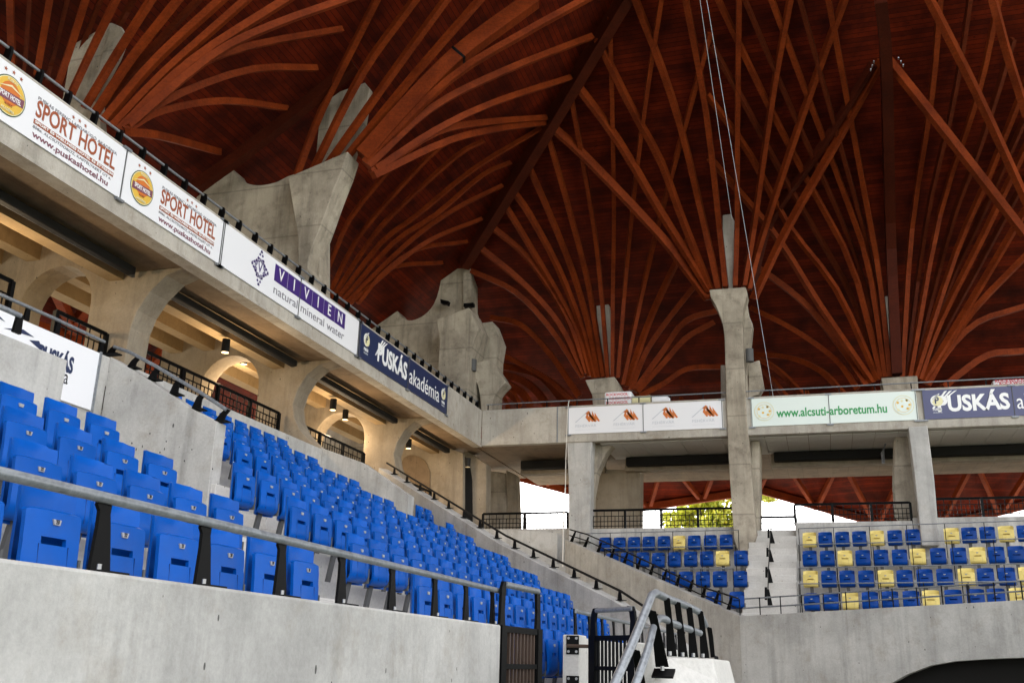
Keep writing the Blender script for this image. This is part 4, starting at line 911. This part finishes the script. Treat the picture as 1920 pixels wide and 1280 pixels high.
# side wall (diagonal) and front wall of right stand
s0 = ony(1059, 1011, 29.2); s1 = ony(1387, 1154, 24.2)
pts_t = [s0, s1]
wall_prism([Vector((s0.x, s0.y, 0)), s0, s1, Vector((s1.x, s1.y, 0))], (.15, .2, 0), 'side_wall', 'long sloping concrete side wall of the right stand with double rail')
s2 = ony(1920, 1124, 22.0); dfx = (s2 - s1).normalized(); s3 = s1 + (s2 - s1) * 1.6
def on_v(x, y, a, b):
    d = ray(x, y); n_ = Vector((b.y - a.y, -(b.x - a.x))); return EYE + d * ((n_.x * a.x + n_.y * a.y) / (n_.x * d.x + n_.y * d.y))
arc = [on_v(x, y, s1, s2) for x, y in ((1600, 1330), (1640, 1302), (1670, 1281), (1700, 1264), (1745, 1247), (1790, 1239), (1850, 1235), (1925, 1232))]
e3 = Vector((s3.x, s3.y, arc[-1].z))
fwp = [Vector((s1.x, s1.y, 0)), s1, s3, e3] + arc[::-1] + [Vector((arc[0].x - .3, arc[0].y + .3 * (s1.y - s2.y) / (s2.x - s1.x), 0))]
wall_prism(fwp, (.08, .3, 0), 'front_wall', 'broad pale concrete front wall of the right stand with dark arch below', bevel=.01)
tun = MB(); tun.prism([(-1.7, 24.75, 0), (9.5, 20.35, 0), (9.5, 20.35, 1.99), (-1.7, 24.75, 1.99)], (.03, .08, 0)); structure('tunnel_dark_sheet', tun, M['duct'])  # near-black sheet added behind the arch to darken its opening
hb_ = thing('front_rail', 'double rail on slim posts along the front wall of the right stand', 'railing', tuple(s1))
def rpt(f_, dz_): p = s1.lerp(s2, f_); return Vector((p.x, p.y + .1, p.z + dz_))
ra = [(1396, 1139), (1920, 1089)]; rbb = [(1396, 1121), (1920, 1071)]
for (a, b) in (((1393, 1139.5), (1925, 1107)), ((1396, 1122), (1925, 1088))):
    A1 = ony(a[0], a[1], s1.y + .1); B1_ = ony(b[0], b[1], s2.y + .1); MB().tube([A1, A1 + (B1_ - A1) * 1.3], .017, 8).build('rail', M['galv'], hb_, smooth=True)
for i in range(14):
    f_ = i / 12; p = s1.lerp(s2, f_); x = p.x; z0 = p.z; za2 = ony(1396, 1122, s1.y + .1).z * (1 - f_) + ony(1925, 1088, s2.y + .1).z * f_
    MB().box(x - .012, x + .012, p.y + .09, p.y + .12, z0, za2).build('post', M['black'], hb_)
# row rails
def row_rail(r, x0, x1, dz_, lab, step=.9):
    o = thing('row_rail', lab, 'railing', (x0, Y0R[r], ZR_[r]), 'thin rails in front of the rows of the right stand')
    z = ZR_[r] + dz_; pts = []
    for x in ([x0, -1.6] if x1 < -1 else [x0, x1]): pts.append(Vector((x, rl_y(x, r, -.42), z)))
    if x1 < -1: pts[-1] = Vector((x1, rl_y(x1, r, -.42), z))
    MB().tube(pts, .014, 8).build('rail', M['galv'], o)
    n = max(2, int((x1 - x0) / step))
    for i in range(n + 1):
        x = x0 + (x1 - x0) * i / n; yy = rl_y(x, r, -.42); MB().box(x - .009, x + .009, yy - .009, yy + .009, FR(r) - .35, z).build('post', M['black'], o)
for r, zz2 in ((1, .22), (2, .27), (3, .2)):
    row_rail(r, {1: -6.9, 2: -5.9, 3: -3.9}[r], -2.25, zz2, f'thin rail before the {rn[r]} row left of the right aisle')
    row_rail(r, -.62, 8.5, zz2, f'thin rail before the {rn[r]} row right of the right aisle')
row_rail(4, -.62, 8.5, .34, 'thin rail before the lowest row right of the right aisle')
# double rail on diagonal side wall
dr = thing('stair_rail', 'black double rail on leaning posts down the sloping side wall of the right stand', 'railing', tuple(s0))
def dline(pl): 
    out = []
    for x, y in pl: f_ = (x - 1059) / (1387 - 1059); out.append(ony(x, y, 29.3 + (24.3 - 29.3) * f_ - .0))
    return out
up_ = dline([(1068, 992), (1100, 1001), (1160, 1027), (1240, 1065), (1310, 1098), (1384, 1121)]); lw_ = dline([(1068, 1003), (1100, 1013), (1160, 1041), (1240, 1078), (1310, 1112), (1378, 1137)])
MB().tube(up_, .02, 8).build('rail', M['duct'], dr); MB().tube(lw_, .017, 8).build('rail', M['duct'], dr)
for i in range(13):
    f_ = (i + .3) / 13; x = 1066 + f_ * 318
    yt = 991 + f_ * 130; yb = 1012 + f_ * 142; a = dline([(x + 5, yt + 2)])[0]; b = dline([(x - 3, yb + 1)])[0]
    MB().prism([a + Vector((-.02, 0, 0)), a + Vector((.03, 0, 0)), b + Vector((.06, 0, 0)), b + Vector((-.05, 0, 0))], (0, .03, 0)).build('post', M['black'], dr)
# centre handrail posts in the aisle
ah = thing('aisle_rail', 'row of black tapered posts down the middle of the right aisle', 'railing', (-1.4, 27, 4))
for (x, y0, y1, Y) in ((1445, 995, 1018, 28.9), (1443, 1030, 1053, 27.9), (1441, 1066, 1092, 26.8), (1440, 1104, 1134, 25.7)):
    a = ony(x, y0, Y); b = ony(x + 4, y1, Y)
    MB().prism([a + Vector((-.025, 0, 0)), a + Vector((.025, 0, 0)), b + Vector((.06, 0, 0)), b + Vector((-.06, 0, 0))], (0, .03, 0)).build('post', M['black'], ah)
    a2 = ony(x - 4, y0 - 4, Y + .3); b2 = ony(x - 4, y1 - 10, Y + .3); MB().prism([a2 + Vector((-.03, 0, 0)), a2 + Vector((.03, 0, 0)), b2 + Vector((.03, 0, 0)), b2 + Vector((-.03, 0, 0))], (0, .03, 0)).build('post', M['black'], ah)
MB().tube([ony(1446, 965, 29.9), ony(1445, 995, 28.9), ony(1443, 1030, 27.9), ony(1441, 1066, 26.8), ony(1440, 1104, 25.7)], .013, 8).build('rail', M['duct'], ah)
# wall under the corner passage
wall_prism([ony(905, 1100, 29.5), ony(905, 990, 29.5), ony(1045, 998, 29.5), ony(1045, 1100, 29.5)], (0, .1, 0), 'corner_wall', 'smooth grey concrete wall in the corner between the two stands')
# ---------------------------------------------------------------- banners
FL_ = lambda y0: (Vector((XF + .03, y0, 8.39)), Vector((0, 1, 0)), Vector((0, 0, 1)), Vector((1, 0, 0)))
BH = .84
def panel(frame, w_, m, parent):
    O, U, V, N = frame; MB().prism([O - N * .025, O + U * w_ - N * .025, O + U * w_ + V * BH - N * .025, O + V * BH - N * .025], N * .024).build('panel', m, parent)
def clamps(frame, us, parent):
    O, U, V, N = frame
    for u in us:
        for v, s in ((BH + .02, 1), (-.03, -1)):
            c = O + U * u + V * v; mb = MB(); mb.prism([c - U * .09 - V * .02 - N * .02, c + U * .09 - V * .02 - N * .02, c + U * .09 + V * .02 - N * .02, c - U * .09 + V * .02 - N * .02], N * .05); mb.build('clamp', M['galv'], parent)
        c = O + U * u; MB().prism([c - U * .008 + N * .002, c + U * .008 + N * .002, c + U * .008 + V * BH + N * .002, c - U * .008 + V * BH + N * .002], N * .01).build('seam_strip', M['bracket'], parent)
def hotel(y0, w_, label):
    fr = FL_(y0); o = thing('banner', label, 'banner', tuple(fr[0])); panel(fr, w_, M['white'], o)
    eu, ev = .44, .40
    disc(fr, eu, ev, .29, M['greendark'], o, 'emblem'); disc(fr, eu, ev, .275, M['cream'], o, 'emblem', .006); disc(fr, eu, ev, .262, M['gold'], o, 'emblem', .009); disc(fr, eu, ev + .03, .17, M['orange'], o, 'emblem', .012)
    flat(fr, [(eu - .25, ev - .1), (eu + .25, ev - .06), (eu + .25, ev + .06), (eu - .25, ev + .02)], M['mauve'], o, 'emblem_band', .015)
    flat(fr, [(eu - .25, ev + .05), (eu, ev + .16), (eu + .25, ev + .08), (eu, ev + .13)], M['cream'], o, 'emblem_swoosh', .015)
    put_text(fr, 'SPORT HOTEL', eu, ev - .02, .10, M['wtext'], o, .62, .002, 'CENTER', lift=.018); put_text(fr, 'ALCSÚT', eu, ev - .14, .05, M['brown'], o, .8, 0, 'CENTER', lift=.018)
    put_text(fr, 'PUSKÁS', eu, ev + .215, .06, M['cream'], o, .9, .001, 'CENTER', lift=.018); put_text(fr, 'AKADÉMIA', eu, ev - .215, .06, M['cream'], o, .8, .001, 'CENTER', lift=.018)
    for i in (-1, 0, 1): star(fr, eu - .0 + i * .14, .76 - abs(i) * .02, .035, M['brown'], o); star(fr, 1.75 + i * .13, .755 - abs(i) * .012, .035, M['brown'], o)
    tu = .92; tw = w_ - tu - .22
    put_text(fr, 'PUSKÁS FERENC LABDARÚGÓ AKADÉMIA', tu, .655, .07, M['greyprint'], o, 1, .0, width=tw)
    put_text(fr, 'SPORT HOTEL', tu, .49, .36, M['brown'], o, .5, .006, width=tw)
    flat(fr, [(tu, .255), (tu + tw, .255), (tu + tw, .325), (tu, .325)], M['brown'], o, 'text_strip'); put_text(fr, 'SPORT ÉS WELLNESS HOTEL ÉS ÉTTEREM', tu + .02, .29, .055, M['wtext'], o, 1, .0015, lift=.007, width=tw - .04)
    put_text(fr, '8086. ALCSÚTDOBOZ, KASTÉLYKERT ÚT 6.', tu, .205, .06, M['greyprint'], o, 1, 0, width=tw * .98)
    put_text(fr, 'www.puskashotel.hu', tu + .02, .10, .13, M['mauve'], o, 1, .002, width=tw * .94)
    clamps(fr, (w_,), o)
    return o
hotel(8.82, 2.83, 'white hotel banner with brown lettering and round emblem at the left edge')
hotel(11.68, 2.74, 'white hotel banner with brown lettering and round emblem, second from the left')
hotel(5.96, 2.83, 'white hotel banner outside the left edge')
# mineral water banner
fr = FL_(14.45); o = thing('banner', 'white mineral water banner with purple letter squares and diamond ornament', 'banner', tuple(fr[0]))
panel(fr, 2.9, M['white'], o); fr_b = FL_(17.37); panel(fr_b, 2.85, M['white'], o); clamps(fr, (0.02, 2.91, 5.75), o)
eu, ev = 1.32, .44
for k in range(4):
    a = R(90 * k); 
    for s in (-1, 1):
        for q in (.18, .27, .34):
            u = eu + math.cos(a) * q * .85 + s * math.sin(a) * (.36 - q) * .55; v = ev + math.sin(a) * q + s * math.cos(a) * (.36 - q) * .6
            flat(fr, [(u - .035, v), (u, v + .045), (u + .035, v), (u, v - .02)], M['purple'], o, 'ornament')
ring(fr, eu, ev, .15, .165, M['purple'], o); ring(fr, eu, ev, .185, .195, M['purple'], o)
for k in range(8):
    a = R(45 * k + 22); ring(fr, eu + .17 * math.cos(a), ev + .17 * math.sin(a), .035, .05, M['purple'], o, n=12)
put_text(fr, 'V', eu, ev, .26, M['purple'], o, .9, .002, 'CENTER')
su = 1.86
for k, ch in enumerate('VIVIEN'):
    u0 = su + k * .53; flat(fr, [(u0, .40), (u0 + .515, .40), (u0 + .515, .76), (u0, .76)], M['purple'], o, 'letter_square')
    put_text(fr, ch, u0 + .2575, .58, .36, M['wtext'], o, .95, .002, 'CENTER', lift=.007)
put_text(fr, 'natural mineral water', su + .0, .22, .26, M['greyprint'], o, 1, .0, width=3.15)
# puskas banner
def puskas(fr, w1, w2, m, o, txt):
    panel(fr, w1, m, o); f2 = (fr[0] + fr[1] * (w1 + .02), fr[1], fr[2], fr[3]); panel(f2, w2, m, o)
    for eu in (.36, w1 + w2 - .3):
        disc(fr, eu, .52, .16, M['wtext'], o, 'emblem'); disc(fr, eu + .02, .51, .145, M['cream'], o, 'emblem', .006)
        put_text(fr, 'P', eu, .52, .26, M['navy'], o, .9, .008, 'CENTER', lift=.009)
        for k in range(3): flat(fr, [(eu - .14 + k * .05, .50 + .05 * k), (eu - .02 + k * .04, .68 + .02 * k), (eu + .02 + k * .04, .68 + .02 * k), (eu - .11 + k * .05, .50 + .05 * k)], M['wtext'], o, 'wing', .012)
        put_text(fr, 'PUSKÁS', eu, .27, .10, M['wtext'], o, .7, .003, 'CENTER'); put_text(fr, 'AKADÉMIA', eu, .18, .065, M['pale'], o, .75, 0, 'CENTER')
    put_text(fr, 'PUSKÁS', w1 - 1.95, .40, .62, txt, o, .5, .022, width=1.85)
    for k in range(3): flat(fr, [(w1 - 2.08 + .07 * k, .30 + .06 * k), (w1 - 1.72 + .13 * k, .78 + .0 * k), (w1 - 1.64 + .13 * k, .80), (w1 - 2.02 + .07 * k, .30 + .06 * k)], txt, o, 'wing')
    put_text(fr, 'akadémia', w1 + .08, .38, .62, txt, o, .5, .0, width=w2 - .72)
    clamps(fr, (0, w1 + .01, w1 + w2 + .02), o)
fr = FL_(20.3); o = thing('banner', 'dark navy academy banner with white lettering near the corner on the left balcony', 'banner', tuple(fr[0]))
puskas(fr, 2.95, 2.9, M['navy'], o, M['wtext'])
# right balcony banners
FRr = lambda x0: (Vector((x0, YF - .03, 8.39)), Vector((1, 0, 0)), Vector((0, 0, 1)), Vector((0, -1, 0)))
fr = FRr(-7.36); o = thing('banner', 'white banner with four orange mountain icons on the right balcony', 'banner', tuple(fr[0]))
panel(fr, 2.36, M['white'], o); panel(FRr(-4.98), 2.38, M['white'], o); clamps(fr, (0.02, 2.37, 4.74), o)
for u in (.55, 1.75, 2.95, 4.15):
    for k in range(4):
        a = u + .02 + k * .1; flat(fr, [(a, .48 + .06 * (0 if k else .5)), (a + .05 - .02 * k + .0, .60 + .06 * (1 if k in (1, 2) else 0) + .05), (a + .16, .38), (a + .11, .36)], M['orange'], o, 'mountain_icon')
    flat(fr, [(u - .32, .36), (u + .08, .70), (u + .1, .69), (u - .28, .36)], M['pale'], o, 'mountain_icon')
    flat(fr, [(u + .0, .62), (u + .12, .72), (u + .36, .36), (u + .30, .36), (u + .11, .60)], M['orange'], o, 'mountain_icon')
    put_text(fr, 'FEHÉRVÁR', u + .03, .24, .12, M['pale'], o, .9, 0, 'CENTER', width=.66)
    flat(fr, [(u - .3, .12), (u + .36, .12), (u + .36, .125), (u - .3, .125)], M['pale'], o, 'underline')
fr = FRr(-1.78); o = thing('banner', 'pale mint banner with green web address over the right aisle', 'banner', tuple(fr[0]))
panel(fr, 2.2, M['mint'], o); panel(FRr(.44), 2.36, M['mint'], o); clamps(fr, (0.02, 2.21, 4.56), o)
put_text(fr, 'www.alcsuti-arboretum.hu', 2.26, .36, .36, M['green'], o, .8, .008, 'CENTER', width=3.05)
for u in (.38, 4.22):
    ring(fr, u, .44, .27, .285, M['cream'], o); disc(fr, u, .44, .26, M['mint'], o, 'emblem', .006)
    for k in range(9): disc(fr, u + .16 * math.cos(k * .9), .44 + .15 * math.sin(k * 1.7), .035, M['cream'] if k % 2 else M['gold'], o, 'emblem', .009, 10)
    ring(fr, u, .44, .2, .21, M['gold'], o, lift=.01)
fr = FRr(2.96); o = thing('banner', 'faded navy academy banner with white lettering at the right edge of the balcony', 'banner', tuple(fr[0]))
puskas(fr, 2.3, 2.4, M['slate'], o, M['wtext'])
# ---------------------------------------------------------------- small things
def pack(x0, x1, y0, y1, lab, roll):
    a = ony(x0, y1, 29.75); b = ony(x1, y0, 29.75); o = thing('insulation_pack', lab, 'package', tuple(a))
    MB().box(a.x, b.x, 29.75, 30.4, ZT + .003, b.z).build('wrapped_bundle', M['white'], o, bevel=.06)
    frp = (Vector((a.x, 29.75, ZT)), Vector((1, 0, 0)), Vector((0, 0, 1)), Vector((0, -1, 0))); h = b.z - ZT; w_ = b.x - a.x
    for k in range(3): put_text(frp, 'ROCKWOOL', .06 + .1 * (k % 2), h * (.25 + .27 * k), .12, M['red'], o, 1, .002, width=w_ * .8)
    if roll:
        c = Vector((b.x + .32, 29.9, ZT + .17)); MB().tube([c + Vector((-.3, 0, 0)), c + Vector((.25, 0, .0))], [.16, .17], 14).build('roll', M['cream'], o, smooth=True)
        c = c + Vector((.5, .1, 0)); MB().tube([c + Vector((-.2, 0, 0)), c + Vector((.2, 0, 0)), c + Vector((.36, 0, -.03))], [.17, .18, .08], 14).build('roll', M['white'], o, smooth=True)
pack(1133, 1184, 732, 753, 'white wrapped insulation packs with red print on the balcony near the corner', True)
pack(1862, 1930, 709, 722, 'white wrapped insulation packs with red print on the balcony at the right edge', False)
ro = MB(); ro.tube([ony(1067, 750, 29.3), ony(1064, 770, 29.25), ony(1061, 860, 29.2), ony(1060, 914, 29.2)], .012, 6); ro.tube([ony(1060, 914, 29.2), ony(1056, 990, 29), ony(1055, 1062, 28.9)], .02, 6)
tag(ro.build('hanging_rope', M['rope']), 'pale rope hanging from the balcony left of the flared pillar', 'rope')
for pl, lab in (([(1313, -20), (1354, 400), (1385, 540), (1430, 720)], ''), ([(1326, -20), (1366, 210), (1412, 500), (1436, 720)], '')): pass
for (a, b, lab) in (((1308, -30), (1372, 410), 'left one of two thin pale cables hanging in front of the right tall column'), ((1320, -30), (1450, 745), 'right one of two thin pale cables hanging in front of the right tall column')):
    tag(MB().tube([EYE + ray(*a) * 24, EYE + ray(*b) * 27.5], .006, 6).build('cable', M['pale']), lab, 'cable')
# ---------------------------------------------------------------- trees outside
leafm = mat('yellow_green_leaves', (.16, .22, .025), .6); t = NT(leafm)
t.l(t.ramp(t.noise(t.pos(), 1.1, 3), [(.3, (.24, .30, .02)), (.7, (.62, .64, .08))]), t.b.inputs['Base Color'])
leafm.node_tree.nodes['Principled BSDF'].inputs['Transmission Weight'].default_value = 0
bark = mat('bark', (.06, .045, .03), .9)
def tree(c, rad, label, n=11000):
    o = thing('leafy_tree', label, 'tree', (c[0], c[1], 0)); rnd = random.Random(int(c[0] * 10))
    tb = MB(); tb.tube([(c[0], c[1], 0), (c[0] + .1, c[1], c[2] * .5), (c[0], c[1], c[2])], [.35, .25, .1], 10)
    for k in range(7):
        a = k * .9; tb.tube([(c[0], c[1], c[2] * (.4 + .05 * k)), (c[0] + math.cos(a) * rad * .6, c[1] + math.sin(a) * rad * .6, c[2] + rad * .3)], [.12, .03], 6)
    tb.build('trunk', bark, o)
    cl = [(Vector((rnd.gauss(0, .5), rnd.gauss(0, .5), rnd.gauss(0, .45))) * rad, rnd.uniform(.18, .4) * rad) for _ in range(34)]
    mb = MB()
    for _ in range(n):
        q, r_ = rnd.choice(cl); d = Vector((rnd.gauss(0, 1), rnd.gauss(0, 1), rnd.gauss(0, 1))).normalized() * r_ * rnd.uniform(.6, 1.05)
        p = Vector(c) + q + d; a = Vector((rnd.gauss(0, 1), rnd.gauss(0, 1), rnd.gauss(0, 1))).normalized(); b = a.cross(Vector((rnd.random(), rnd.random(), rnd.random() + .1))).normalized(); s = rnd.uniform(.07, .16)
        mb.quad(p - a * s, p + b * s * .6, p + a * s, p - b * s * .6)
    mb.build('crown', leafm, o)
c = ony(1328, 958, 50); tree((c.x, c.y, c.z - .7), 2.0, 'bright yellow green tree seen under the eaves behind the fence')
c = ony(1262, 985, 52); tree((c.x, c.y, c.z - 2.1), 1.6, 'small lower tree left of the bright tree', 1800)
